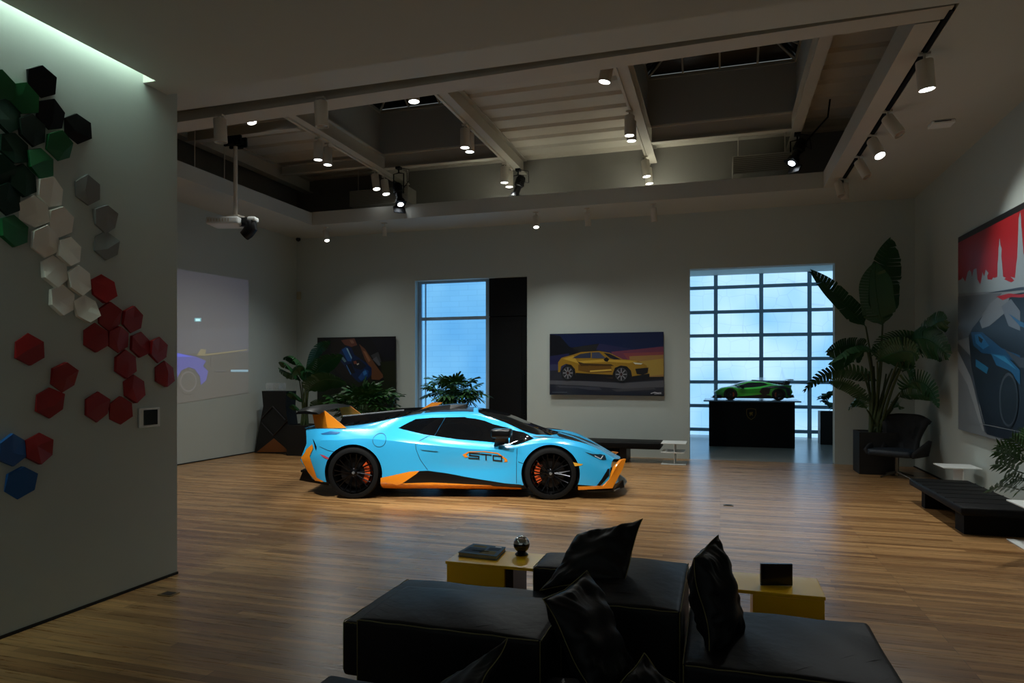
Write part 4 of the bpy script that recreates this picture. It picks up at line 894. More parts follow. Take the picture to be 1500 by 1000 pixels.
case = thing('display_case', (cxp, yp+.5, zp_-.03), 'clear glass display case over the green model car', 'display case')
m = MB(); m.box((gx0, yp-.08, zp_-.03), (gx1, yp+1.1, zp_), bev=.006); world_child(m.build('base_plate', mat('case_base', (90, 120, 145), .15, .3), case))
gl = mat('case_glass', (250, 252, 255), .0, trans=1, spec=.5, alpha=.12); 
m = MB(); e = .006
for a, b in (((gx0+.03, yp-.05, zp_), (gx0+.03+e, yp+1.07, gz1)), ((gx1-.03-e, yp-.05, zp_), (gx1-.03, yp+1.07, gz1)), ((gx0+.03, yp-.05, zp_), (gx1-.03, yp-.05+e, gz1)), ((gx0+.03, yp+1.07-e, zp_), (gx1-.03, yp+1.07, gz1)), ((gx0+.03, yp-.05, gz1), (gx1-.03, yp+1.07, gz1+e))): m.box(a, b)
world_child(m.build('glass_cover', gl, case))
mc = thing('model_car', (0, 0, 0), 'green and black model sports car in a glass case on the black plinth', 'model car')
make_car(mc, mat('green_paint', (44, 150, 34), .25, coat=.5), M_black, M_black, details=False)
x_front, x_rear = at(1040, 580, Y=yp+.45).x, at(1166, 580, Y=yp+.45).x
s_ = (x_rear-x_front)/4.74
mc.scale = (s_, s_, s_*.96); mc.rotation_euler = (0, 0, PI); mc.location = (x_front+3.76*s_, yp+.5, zp_+.001)
# ------------------------------------------------------------ sofa
LEA = mat('black_leather', (14, 15, 18), .5, noise=.15, nscale=6, bump=.3, bscale=14, spec=.22)
STI = mat('yellow_stitching', (112, 104, 62), .7)
def soft_block(foot, z0, z1, label, seams=True, bulge=.012, name='sofa_module', stitched=None, fr=.03):
    """foot: footprint polygon counter-clockwise; boxy leather module with softly domed top"""
    c = Vector((sum(p[0] for p in foot)/len(foot), sum(p[1] for p in foot)/len(foot), z0))
    root = thing(name, (c.x, c.y, 0), label, 'sofa', 'modules of the black leather sofa')
    m = MB(); n = len(foot)
    m.prism([(x, y, z0) for x, y in foot], (0, 0, z1-z0))
    bm = m.bm
    bmesh.ops.bevel(bm, geom=[e for e in bm.edges], offset=fr, segments=3, affect='EDGES', profile=.6)
    bmesh.ops.triangulate(bm, faces=[f for f in bm.faces if len(f.verts) > 4])
    for _ in range(5):
        es = [e for e in bm.edges if e.calc_length() > .13]
        if not es: break
        bmesh.ops.subdivide_edges(bm, edges=es, cuts=1); bmesh.ops.triangulate(bm, faces=[f for f in bm.faces if len(f.verts) > 4])
    xs = [p[0] for p in foot]; ys = [p[1] for p in foot]
    for v in bm.verts:
        u = (v.co.x-min(xs))/(max(xs)-min(xs))*2-1; w = (v.co.y-min(ys))/(max(ys)-min(ys))*2-1
        if v.co.z > z1-fr*.5: v.co.z += bulge*max(0, 1-u*u)*max(0, 1-w*w)*2.0+.004*math.sin(v.co.x*13+v.co.y*9)
    b = m.build('cushion', LEA, root, smooth=50)
    m = MB()
    for i in (stitched if stitched is not None else range(n)):
        a, q = Vector((*foot[i], z1-fr*.25)), Vector((*foot[(i+1) % n], z1-fr*.25)); d = (q-a).normalized(); nn = Vector((d.y, -d.x, 0))
        pts = [a.lerp(q, k/12)+nn*(-.004)+Vector((0, 0, .002*math.sin(k*2.3))) for k in range(13)]; pts[0] += d*fr*.5; pts[-1] -= d*fr*.5
        m.tube(pts, .003, 5)
    for i in range(n):
        if stitched is not None and i not in stitched and (i-1) % n not in stitched: continue
        x, y = foot[i]; k = fr*.22; vx = -k if x > c.x else k; vy = -k if y > c.y else k
        m.tube([(x+vx, y+vy, z0+.03), (x+vx, y+vy, z1-fr*.3)], .003, 5)
    world_child(m.build('stitching', STI, root))
    return root
def rect(x0, x1, y0, y1): return [(x0, y0), (x1, y0), (x1, y1), (x0, y1)]
soft_block([(-1.92, 3.2), (-1.79, 3.2), (-1.79, 3.70), (-.84, 3.70), (-.84, 4.0), (-1.92, 4.0)], .06, .35, 'low L-shaped black leather sofa module, nearest the yellow table with the book', stitched=[0, 5])
soft_block(rect(-1.775, -.80, 3.09, 3.68), .03, .415, 'wide black leather sofa module with a long yellow seam, front left', stitched=[0, 1])
soft_block(rect(-.80, -.185, 3.47, 4.40), .03, .485, 'raised central black leather sofa module between the pillows', stitched=[0, 1, 3], bulge=.02)
soft_block(rect(-1.10, -.82, 4.03, 4.40), .03, .48, 'small black leather module corner beside the chrome ball table', stitched=[0, 3])
soft_block(rect(-.165, .745, 3.16, 3.97), .03, .355, 'low black leather ottoman module on the right, before the yellow tablet table', stitched=[0, 3])
soft_block(rect(-.775, .72, 2.2, 3.13), .03, .245, 'lowest black leather seat module at the bottom edge of the view', stitched=[], bulge=.005)
soft_block(rect(-1.62, -.80, 1.8, 2.6), .03, .36, 'black leather module cut off at the bottom left of the sofa', stitched=[0])
def pillow(cor, th, label, seed=0):
    """cor: four corner points in space"""
    rnd = random.Random(seed); A, B_, C_, D_ = [at(x, y, t=t) for x, y, t in cor]; c = (A+B_+C_+D_)/4
    n = (C_-A).cross(D_-B_).normalized()
    if n.dot(Vector((0, 0, CH))-c) < 0: n = -n
    root = thing('throw_pillow', c, label, 'pillow', 'leather pillows on the sofa')
    N = 30; m = MB(); grid = {}; ph = [rnd.uniform(0, 6) for _ in range(8)]
    for s in (1, -1):
        for i in range(N+1):
            for j in range(N+1):
                u, v = i/N*2-1, j/N*2-1; edge = i in (0, N) or j in (0, N)
                if s == -1 and edge: continue
                uu = u*(1-.07*(1-u*u)**.5*0-.08*(1-abs(v))*abs(u)**3*1.0); vv = v*(1-.08*(1-abs(u))*abs(v)**3)
                a, b = (uu+1)/2, (vv+1)/2
                p = A.lerp(B_, a).lerp(D_.lerp(C_, a), b)
                t = ((1-abs(u)**2.4)*(1-abs(v)**2.4))**.6; rr = math.hypot(u, v); an = math.atan2(v, u)
                wr = .010*math.sin(5*u+3*v+ph[0])+.007*math.sin(11*v-6*u+ph[1]+2*math.sin(3*u))+.012*math.sin(15*an+ph[3]+3*rr)*max(0, rr-.45)*abs(math.sin(2*an))+.006*math.sin(23*an+ph[5]-4*rr)*max(0, rr-.3)
                wr *= th/.18; p = p+n*(s*(th/2*t)+wr*min(1, t*2)+.012*math.sin(3*u+ph[4])*(1-t)+.012*math.sin(3.5*v+ph[6])*(1-t))
                grid[(s, i, j)] = m.bm.verts.new(p)
    g = lambda s, i, j: grid.get((s, i, j)) or grid[(1, i, j)]
    for s in (1, -1):
        for i in range(N):
            for j in range(N):
                q = [g(s, i, j), g(s, i+1, j), g(s, i+1, j+1), g(s, i, j+1)]; m.bm.faces.new(q if s > 0 else q[::-1])
    ring = [(i, 0) for i in range(N)]+[(N, j) for j in range(N)]+[(N-i, N) for i in range(N)]+[(0, N-j) for j in range(N+1)]
    pts = [grid[(1, i, j)].co.copy() for i, j in ring]
    world_child(m.build('pillow_cover', LEA, root, smooth=180))
    m = MB(); m.tube([p+(p-c).normalized()*.003 for p in pts], .0022, 5, cap=False); world_child(m.build('stitching', STI, root))
    return root
pillow([(846,784,4.15),(941,760,4.0),(915,852,3.78),(792,866,3.95)], .15, 'black leather pillow leaning over the top of the central sofa module', 1)
pillow([(792,880,2.98),(856,838,3.3),(934,1000,3.12),(872,1030,2.85)], .20, 'large wrinkled black pillow propped in front of the central module', 2)
pillow([(1014,818,3.32),(1050,784,3.52),(1086,935,3.45),(1038,962,3.2)], .20, 'tall upright black pillow against the right side of the central module', 3)
pillow([(744,936,2.72),(700,1035,2.5),(600,1080,2.65),(640,1005,2.85)], .08, 'black pillow with pale piping at the bottom edge, left of the wrinkled one', 4)
pillow([(943,960,2.72),(990,1005,2.62),(955,1060,2.5),(903,1010,2.6)], .07, 'small pillow corner poking up at the bottom edge, right of the wrinkled one', 5)
# ------------------------------------------------------------ yellow tables and their things
YEL = mat('yellow_lacquer', (255, 200, 20), .3, coat=.15)
def ytable(x0, x1, y0, y1, z, bx0, bx1, label):
    root = thing('coffee_table', ((x0+x1)/2, (y0+y1)/2, 0), label, 'coffee table', 'yellow lacquered tables behind the sofa')
    m = MB(); m.box((x0, y0, z-.022), (x1, y1, z), bev=.004); world_child(m.build('table_top', YEL, root))
    m = MB(); m.box((bx0, y0+.004, .0), (bx1, y1-.004, z-.023), bev=.004); world_child(m.build('box_base', YEL, root))
    return root
yt = ytable(-1.91, -1.18, 4.60, 4.99, .30, -1.90, -1.46, 'low yellow table carrying a book and a chrome ball, left behind the sofa')
m = MB(); m.box((-1.455, 4.62, .001), (-1.40, 4.97, .277)); world_child(m.build('support_panel', mat('dark_maroon', (40, 22, 14), .4), yt))['label'] = 'dark upright panel under the table top'
ytable(-.15, .615, 4.53, 4.93, .30, .195, .61, 'low yellow table carrying a black tablet, right behind the sofa')
bk = [at(672, 814, z=.302), at(727, 820, z=.302), at(740, 806.5, z=.302), at(694, 801.5, z=.302)]
root = thing('book', bk[0], 'closed book with blue and grey photo cover on the left yellow table', 'book')
m = MB(); m.prism([p+Vector((0, 0, .003)) for p in bk], (0, 0, .024)); world_child(m.build('page_block', mat('paper', (150, 140, 110), .8), root))
m = MB(); ctr = sum(bk, Vector())/4
big = [ctr+(p-ctr)*1.04 for p in bk]; m.prism([Vector((p.x, p.y, .301)) for p in big], (0, 0, .003)); m.prism([Vector((p.x, p.y, .3285)) for p in big], (0, 0, .003))
m.mi = 1
def bq(u0, v0, u1, v1, mi):
    m.mi = mi; f = lambda u, v: big[0].lerp(big[1], u).lerp(big[3].lerp(big[2], u), v)+Vector((0, 0, .3322-big[0].z))
    m.quad(f(u0, v0), f(u1, v0), f(u1, v1), f(u0, v1))
bq(.08,.15,.55,.6,1); bq(.5,.1,.9,.42,2); bq(.6,.5,.92,.78,1); bq(.72,.84,.9,.93,3); bq(.12,.68,.5,.85,2); bq(.25,.3,.7,.36,2)
world_child(m.build('cover', [mat('cover_slate', (80, 108, 132), .8, spec=.15), mat('cover_dark', (34, 58, 80), .8, spec=.15), mat('cover_ochre', (104, 96, 60), .8, spec=.15), mat('cover_white', (190, 200, 205), .4)], root, recalc=False))
p = at(764, 812, z=.302); root = thing('metal_ball', p, 'half chrome half black ball ornament on the left yellow table', 'ornament')
m = MB(); m.lathe([(0, 0), (.045, 0), (.05, .006), (.034, .02), (.02, .03)], Matrix.Translation((p.x, p.y, .301)), 24); world_child(m.build('stand', M_black, root, smooth=40))
m = MB(); m.lathe([(.062*math.sin(a), .08-.062*math.cos(a)) for a in [PI*k/24 for k in range(25)]], Matrix.Translation((p.x, p.y, .301)), 32)
for f in m.bm.faces: f.material_index = 0 if f.calc_center_median().z > .301+.086 else 1
world_child(m.build('ball', [M_chrome, mat('ball_black', (8, 8, 8), .08)], root, smooth=60))
p0, p1 = at(1114.5, 857, z=.302), at(1161, 857.5, z=.302); hh = at(1138, 825.5, t=at(1138, 857, z=.302).y/ray(1138, 857).y).z
root = thing('tablet_stand', (p0+p1)/2, 'black tablet screen standing upright on the right yellow table', 'tablet')
dv = (p1-p0).normalized(); nv = Vector((-dv.y, dv.x, 0))
m = MB(); m.prism([p0, p1, p1+nv*.018, p0+nv*.018], (0, 0, hh-.302)); world_child(m.build('screen_housing', mat('tablet_black', (10, 9, 9), .25), root))
m = MB(); m.prism([p0.lerp(p1, .05)-nv*.001+Vector((0, 0, .01)), p0.lerp(p1, .95)-nv*.001+Vector((0, 0, .01)), p0.lerp(p1, .95)-nv*.001+Vector((0, 0, hh-.312)), p0.lerp(p1, .05)-nv*.001+Vector((0, 0, hh-.312))], nv*.0008); world_child(m.build('screen', mat('dark_screen', (6, 6, 14), .12), root))
m = MB(); m.prism([p0.lerp(p1, .35)+nv*.02, p0.lerp(p1, .65)+nv*.02, p0.lerp(p1, .65)+nv*.1, p0.lerp(p1, .35)+nv*.1], (0, 0, .008)); world_child(m.build('foot', M_black, root))
# ------------------------------------------------------------ back wall bench and side table
BL = mat('bench_black', (7, 7, 8), .6, bump=.2, bscale=20, spec=.2)
yb0, yb1 = 12.75, 13.45; x0 = at(840, 650, Y=yb0).x; x1 = at(967, 650, Y=yb0).x; zb_ = at(900, 652, Y=yb0).z
root = thing('bench', ((x0+x1)/2, 13.1, 0), 'long low black bench under the gold car picture, behind the nose of the car', 'bench')
zt_ = at(900, 642, Y=yb1).z
m = MB(); m.box((x0-.5, yb0, zt_-.12), (x1, yb1, zt_), bev=.02, seg=3); world_child(m.build('seat', BL, root, smooth=40))
for a, b in ((x0-.4, x0-.2), (x1-.75, x1-.62)): m = MB(); m.box((a, yb0+.05, 0), (b, yb1-.05, zt_-.12)); world_child(m.build('leg', M_black, root))
m = MB(); m.box((x0-.2, yb1-.12, 0), (x1-.75, yb1-.06, zt_-.12)); world_child(m.build('back_panel', M_blackm, root))
def side_table(x0, x1, y0, y1, z, label, shelves=True):
    root = thing('side_table', ((x0+x1)/2, (y0+y1)/2, 0), label, 'side table')
    w = x1-x0; t = .014
    m = MB(); m.box((x0, y0, z-t), (x1, y1, z), bev=.003); world_child(m.build('table_top', M_white, root))
    m = MB(); m.box((x0, y0, 0.001), (x1, y1, t), bev=.003); world_child(m.build('base', M_white, root))
    m = MB(); m.box((x0+w*.52, y0+.03, t), (x0+w*.52+t, y1-.03, z-t)); world_child(m.build('upright_panel', M_white, root))
    if shelves: m = MB(); m.box((x0, y0, z*.55), (x1-.03, y1, z*.55+t)); world_child(m.build('shelf', M_white, root))
    return root
xa, xb = at(968, 660, Y=12.7).x, at(1003, 660, Y=12.7).x
side_table(xa, xb+.02, 12.7, 13.25, zt_+.01, 'white magazine side table at the right end of the far bench')
# ------------------------------------------------------------ right side: bench, side tables, armchair
zb2 = .30
A = at(1336, 700, z=zb2); B = at(1402, 742, z=zb2)
bx = (A.x+B.x)/2; print('bench', A, B)
by0, by1 = B.y, A.y; bx1 = XR-.28
root = thing('bench', ((bx+bx1)/2, (by0+by1)/2, 0), 'low black upholstered bench in front of the poster on the right wall', 'bench')
m = MB(); m.box((bx, by0, zb2-.09), (bx1, by1, zb2), bev=.025, seg=3)
for k in range(1, 7):
    y = lerp(by0, by1, k/7); m.box((bx+.01, y-.006, zb2-.002), (bx1-.01, y+.006, zb2+.003))
world_child(m.build('seat', BL, root, smooth=40))
m = MB(); m.box((bx+.06, by1-.5, 0), (bx1-.05, by1-.35, zb2-.09)); world_child(m.build('leg', M_blackm, root))
m = MB(); m.box((bx+.06, by0+.12, 0), (bx1-.05, by0+.4, zb2-.09)); world_child(m.build('leg', M_blackm, root))
m = MB(); m.box((bx1-.25, by0+.35, 0.0), (bx1-.2, by1-.5, zb2-.09)); world_child(m.build('back_panel', M_blackm, root))
q = at(1404, 683, z=.42); side_table(q.x-.22, XR-.04, q.y-.16, q.y+.30, .42, 'white side table between the right bench and the armchair', shelves=False)
q = at(1476, 732, z=.44); print('st', q)
xx = at(1466, 729, z=.44); side_table(2.73, 3.2, 7.2, by0-.04, .405, 'white side table cut off by the right edge of the view, under the split-leaf plant', shelves=False)
# armchair
CL = mat('chair_charcoal', (30, 32, 36), .8, bump=.2, bscale=60)
fc = at(1314, 699, z=.0); acy = fc.y; acx = fc.x
root = thing('armchair', (acx, acy, 0), 'dark wing-backed swivel armchair beside the black planter of the tall plant', 'armchair')
AR = Matrix.Rotation(math.radians(-38), 4, 'Z')   # faces left toward the room
def grid_shell(fn, nu, nv, th, name, par, mt):
    m = MB(); g = [[m.bm.verts.new(AR @ Vector(fn(i/nu, j/nv))) for j in range(nv+1)] for i in range(nu+1)]
    for i in range(nu):
        for j in range(nv): m.bm.faces.new([g[i][j], g[i+1][j], g[i+1][j+1], g[i][j+1]])
    o = m.build(name, mt, par, smooth=60, local=True)
    md = o.modifiers.new('s', 'SOLIDIFY'); md.thickness = th; md.offset = 0
    return o
def back(u, v):    # u across, v up ; chair faces -Y
    a = (u-.5)*2; w = [.27, .25, .29, .36][min(3, int(v*3.999))]; w = .26+.02*math.sin(v*PI)*-1+.12*max(0, v-.35)**1.2*1.3
    z = .40+v*.60-.05*abs(a)**3*v; y = .22+.16*v-.20*abs(a)**2.2*(1-.35*v)
    if v > .9: z -= .03*abs(a)**4
    return (a*w*1.1, y, z)
grid_shell(back, 16, 14, .07, 'backrest', root, CL)
def seat(u, v):
    a = (u-.5)*2; b = v*2-1; r = 1-.12*abs(a*b)
    return (a*.36*r, b*.33*r, .40+.02*(1-a*a)*(1-b*b)+.0)
grid_shell(seat, 12, 12, .09, 'seat', root, mat('seat_blue_grey', (34, 44, 54), .6))
for s in (-1, 1):
    def arm(u, v, s=s):
        return (s*(.335+.05*v+.02*math.sin(u*PI)), .26-u*.52, .36+v*(.24-.16*u**1.5))
    grid_shell(arm, 12, 5, .05, 'armrest', root, CL)
m = MB(); m.lathe([(.10, .34), (.12, .36)], AR, 16); m.tube([(0, 0, .03), (0, 0, .37)], .028, 12)
for k in range(4):
    a = k*PI/2+.5; m.tube([(0, 0, .09), (.30*math.cos(a), .30*math.sin(a), .018)], [.02, .012], 8)
m.build('swivel_base', mat('brushed_steel', (120, 115, 105), .3, .9), root, smooth=40, local=True)
# ------------------------------------------------------------ speaker sculpture
ys = 12.35; f0 = at(384, 574, Y=ys); f1 = at(421, 574, Y=ys)
PX = [(383.5,573.5),(419.5,574),(418.5,596),(421,616),(427.5,664),(373,664),(381,620),(385.5,596)]
ys = 12.1
ps = [at(x, y, Y=ys) for x, y in PX]; zmin = min(p.z for p in ps); ps = [Vector((p.x, p.y, p.z-zmin+.004)) for p in ps]
root = thing('loudspeaker', (sum(p.x for p in ps)/8, ys+.2, 0), 'black waisted floor loudspeaker with a diamond front and orange triangle base, far left corner', 'loudspeaker')
m = MB(); m.prism(ps, (0, .34, 0)); world_child(m.build('cabinet', mat('speaker_black', (9, 9, 10), .5), root))
def sp(px, py):
    p = at(px, py, Y=ys-.012); return Vector((p.x, p.y, p.z-zmin+.004))
m = MB()
for a, b in (((399.5,596),(383,614)),((399.5,596),(418,616)),((383,620),(400.5,639)),((421,617),(400.5,639))): m.tube([sp(*a), sp(*b)], .014, 6)
world_child(m.build('front_bar', mat('speaker_bar', (34, 32, 34), .35), root))
m = MB(); m.prism([sp(401, 643), sp(424.5, 663), sp(376, 663)], (0, .008, 0)); world_child(m.build('base_triangle', mat('burnt_orange', (120, 68, 22), .5), root, ))
m = MB(); zt1 = ps[0].z+.002; a, b = at(387, 565, Y=ys).x, at(406, 565, Y=ys).x
e = .006
m.box((a, ys+.05, zt1), (b, ys+.05+e, zt1+.16)); m.box((a, ys+.3, zt1), (b, ys+.3+e, zt1+.16)); m.box((a, ys+.05+e, zt1), (a+e, ys+.3, zt1+.16)); m.box((b-e, ys+.05+e, zt1), (b, ys+.3, zt1+.16)); m.box((a, ys+.05, zt1+.16), (b, ys+.3+e, zt1+.16+e))
tag(m.build('clear_box', mat('case_glass2', (230, 235, 235), .05, alpha=.16)), 'small clear acrylic box on top of the black loudspeaker', 'box')
# ------------------------------------------------------------ plants
LG = mat('banana_leaf_green', (34, 82, 42), .42, noise=.3, nscale=5)
LG2 = mat('palm_leaf_green', (34, 76, 24), .45, noise=.35, nscale=5)
LG3 = mat('split_leaf_green', (48, 84, 34), .42, noise=.25, nscale=5)
SG = mat('plant_stem_green', (58, 74, 34), .55, noise=.2)
POT = mat('planter_black', (12, 12, 13), .5); SOIL = mat('soil', (26, 20, 14), .95)
def planter(x, y, w, h, root, d=None):
    d = d or w; t = .03
    m = MB(); m.box((x-w/2, y-d/2, .002), (x+w/2, y+d/2, h-.04)); m.box((x-w/2, y-d/2, h-.04), (x-w/2+t, y+d/2, h)); m.box((x+w/2-t, y-d/2, h-.04), (x+w/2, y+d/2, h)); m.box((x-w/2+t, y-d/2, h-.04), (x+w/2-t, y-d/2+t, h)); m.box((x-w/2+t, y+d/2-t, h-.04), (x+w/2-t, y+d/2, h))
    world_child(m.build('planter', POT, root))
    m = MB(); m.box((x-w/2+t, y-d/2+t, h-.04), (x+w/2-t, y+d/2-t, h-.015)); world_child(m.build('soil', SOIL, root))
def bez(p0, p1, p2, t): return p0*(1-t)**2+p1*2*t*(1-t)+p2*t*t
def leaf(root, base, mid, tip, w, side, splits=.3, n=22, seed=0, fold=.25, name='leaf', mt=None, slit=0, sdrop=0):
    """broad leaf along a curved midrib with torn sides; `side` = direction the blade spreads"""
    rnd = random.Random(seed); base, mid, tip = Vector(base), Vector(mid), Vector(tip); side = Vector(side).normalized()
    m = MB(); prevgap = {1: False, -1: False}
    rib = [bez(base, mid, tip, k/n) for k in range(n+1)]
    def width(t): return w*min(1, (t/.16))**.6*(1-max(0, (t-.55)/.45)**2.0*.92)*.5
    for s in (1, -1):
        grp = 0
        for k in range(n):
            t0, t1 = k/n, (k+1)/n; d = (rib[k+1]-rib[k]).normalized(); sd = (side-d*side.dot(d)).normalized(); nn = d.cross(sd)
            gap = rnd.random() < splits; tw = rnd.uniform(-.06, .06) if gap else 0; g1 = .35 if slit else (.25 if gap else 0)
            lean = (rib[k+1]-rib[k])*(.9)
            w0, w1 = width(t0), width(t1)*(1-(rnd.uniform(.0, .15) if gap else 0))
            o0 = rib[k]+sd*s*w0+nn*(-fold*w0)+lean; o1 = rib[k+1]+sd*s*w1+nn*(-fold*w1+tw)+lean
            h0 = rib[k]+sd*s*w0*.5+nn*(-fold*w0*.2)+lean*.4; h1 = rib[k+1]+sd*s*w1*.5+nn*(-fold*w1*.2+tw*.3)+lean*.4
            for q in (o0, o1): q.z -= sdrop*w0
            if g1: o1 = o1.lerp(o0, g1); h1 = h1.lerp(h0, g1*.4)
            m.quad(rib[k], h0, h1, rib[k+1]); m.quad(h0, o0, o1, h1)
    bmesh.ops.remove_doubles(m.bm, verts=m.bm.verts, dist=1e-4)
    m.tube(rib, [w*.018]*(n)+[w*.004], 5)
    o = m.build(name, mt or LG, root, smooth=60, recalc=False); return world_child(o)
def stem(root, pts, r0, r1, name='stem', mt=None):
    pts = [Vector(p) for p in pts]; n = 10
    c = [bez(pts[0], pts[1], pts[2], k/n) for k in range(n+1)] if len(pts) == 3 else pts
    m = MB(); m.tube(c, [lerp(r0, r1, k/(len(c)-1)) for k in range(len(c))], 7); return world_child(m.build(name, mt or SG, root, smooth=60))
# tall bird-of-paradise plant right of the garage opening
T0 = 11.45
def B(px, py, dt=0): return at(px, py, t=T0+dt)
bp = at(1282, 690, z=0); pot = at(1281, 683, t=T0); cx, cy = pot.x, pot.y
pw = .56; ph_ = at(1281, 634, t=T0-.35).z
root = thing('potted_plant', (cx, cy, 0), 'tall potted plant with big torn banana-like leaves right of the garage opening', 'plant')
planter(cx, cy, pw, ph_, root)
base = Vector((cx, cy, ph_-.02)); SX = Vector((CA, SA, 0)); UPV = Vector((0, 0, 1))
def bl(bx_, mx_, tx_, w, side, sp=.3, seed=0, dt=(0, 0, 0), st=True, slit=0, fold=.25, sdrop=0, bmid=None):
    a, b, c = B(*bx_, dt[0]), B(*mx_, dt[1]), B(*tx_, dt[2])
    o = leaf(root, a, b, c, w, side, sp, seed=seed, slit=slit, fold=fold, sdrop=sdrop)
    if st:
        off = Vector((random.uniform(-.07, .07), random.uniform(-.07, .07), 0)); md = B(*(bmid or (lerp(1288, bx_[0], .35), lerp(640, bx_[1], .6))), dt[0]*.4)
        stem(root, [base+off, md, a], .026, .013)
U = 1/T0*1000
bl((1293,472),(1290,410),(1305,352),.62,SX+Vector((0,.3,0)),.25,1,(0,.05,.0),fold=.1)
bl((1293,478),(1280,430),(1282,388),.50,SX+Vector((0,-.5,0)),.1,2,(-.1,-.15,-.1),st=False,fold=.1)
bl((1268,478),(1232,440),(1189,398),.46,(-.3,.4,1.0),.35,3,(0,.2,.3),fold=.15)
bl((1270,512),(1245,500),(1212,516),.42,UPV+SX*.2,.35,4,(0,-.1,-.1),fold=.3,sdrop=.3)
bl((1272,516),(1250,500),(1218,530),.5,(0,-1,.4),.2,5,(-.2,-.4,-.5),fold=.3,sdrop=.4)
bl((1288,560),(1225,520),(1178,572),.34,(0,-.6,.7),.6,6,(0,.3,.5),slit=1,fold=.1)
bl((1275,590),(1240,552),(1215,560),.28,(0,-.6,.7),.6,7,(0,0,.1),slit=1)
bl((1270,600),(1255,572),(1243,600),.22,(0,-.6,.7),.6,8,(-.2,-.3,-.4),slit=1)
bl((1292,520),(1300,488),(1352,492),.52,(0,-.9,.5),.25,9,(-.2,-.6,-.9),fold=.25,sdrop=.3)
bl((1285,530),(1320,505),(1345,520),.62,(.2,-.8,.7),.15,10,(-.3,-.7,-.9),fold=.2,sdrop=.2)
bl((1330,500),(1360,485),(1388,522),.50,(0,-.5,.8),.5,11,(-.7,-1.35,-1.6),fold=.4,sdrop=.3,bmid=(1305,545))
bl((1345,497),(1368,470),(1386,468),.34,(0,-.6,.9),.6,12,(-.9,-1.3,-1.6),fold=.4,bmid=(1310,540))
bl((1318,575),(1352,535),(1374,594),.40,(.2,-.7,.6),.7,13,(-.4,-.8,-1.2),slit=1,fold=.1,bmid=(1300,600))
bl((1316,582),(1345,572),(1368,584),.22,(0,-.6,.7),.6,14,(-.3,-.6,-1.0),slit=1,bmid=(1302,606))
bl((1308,598),(1320,588),(1316,592),.2,(0,-.8,.5),.1,15,(-.2,-.4,-.5))
bl((1322,545),(1335,530),(1332,562),.3,(0,-.8,.5),.5,16,(-.5,-.7,-.7),st=False)
for k in range(7): stem(root, [base+Vector((random.uniform(-.08, .08), random.uniform(-.08, .08), 0)), base+Vector((random.uniform(-.08, .1), random.uniform(-.08, .08), .5)), B(1262+k*9, 560-random.uniform(0, 30))], .04, .012)
# corner plant at the left, small bird of paradise
T0 = 14.0
pot = at(446, 654, t=T0); cx, cy = pot.x, pot.y
root = thing('potted_plant', (cx, cy, 0), 'dark potted plant with broad drooping leaves beside the loudspeaker in the left corner', 'plant')
planter(cx, cy, .5, .62, root); base = Vector((cx, cy, .6))
def cb(b_, m_, t_, w, side, seed, dt=(0, 0, 0), sp=.2, sd=.3):
    a = B(*b_, dt[0]); leaf(root, a, B(*m_, dt[1]), B(*t_, dt[2]), w, side, sp, seed=seed, fold=.25, sdrop=sd)
    stem(root, [base+Vector((random.uniform(-.06, .06), random.uniform(-.06, .06), 0)), B(lerp(446, b_[0], .3), lerp(600, b_[1], .6)), a], .02, .01)
cb((450,565),(445,515),(416,524),.36,(0,-.8,.5),1); cb((442,560),(425,530),(409,530),.26,(0,-.8,.5),2,(0,-.1,-.2)); cb((455,560),(465,530),(500,520),.5,(0,-.8,.6),3,(0,-.2,-.2))
cb((450,575),(470,545),(505,560),.55,(0,-.8,.6),4,(-.1,-.3,-.4)); cb((446,590),(430,570),(420,578),.25,(0,-.8,.6),5); cb((452,570),(455,510),(482,500),.42,(.3,-.6,.6),6)
cb((440,602),(432,590),(424,596),.2,(0,-.8,.6),7); cb((455,600),(475,580),(480,600),.35,(0,-.8,.6),8); cb((437,552),(415,545),(408,538),.2,(0,-.7,.6),9); cb((450,545),(440,528),(428,548),.3,(0,-.8,.6),10,(-.2,-.3,-.3))
# rhapis palms
def fan(root, c, dirv, r, seed, mt, up=.3):
    rnd = random.Random(seed); c = Vector(c); f = Vector(dirv).normalized(); s = f.cross(UPV).normalized(); u = s.cross(f)
    m = MB(); n = rnd.randint(7, 10)
    for k in range(n):
        a = (k/(n-1)-.5)*rnd.uniform(3.4, 4.0); d = (f*math.cos(a)+s*math.sin(a)).normalized(); L = r*rnd.uniform(.8, 1.05)*(1-.15*abs(a)/2); w = L*.19
        sd = d.cross(u).normalized(); p0 = c; p1 = c+d*L*.5+u*L*.05; p2 = c+d*L+Vector((0, 0, -L*.22)); p3 = c+d*L*.85+Vector((0, 0, -L*.1))
        m.quad(p0, p1-sd*w*.5, p1+u*w*.25, p1+sd*w*.5) if 0 else None
        m.quad(p0, p1-sd*w*.55, p3-sd*w*.45, p2, p3+sd*w*.45, p1+sd*w*.55)
    world_child(m.build('frond', mt, root, recalc=False))
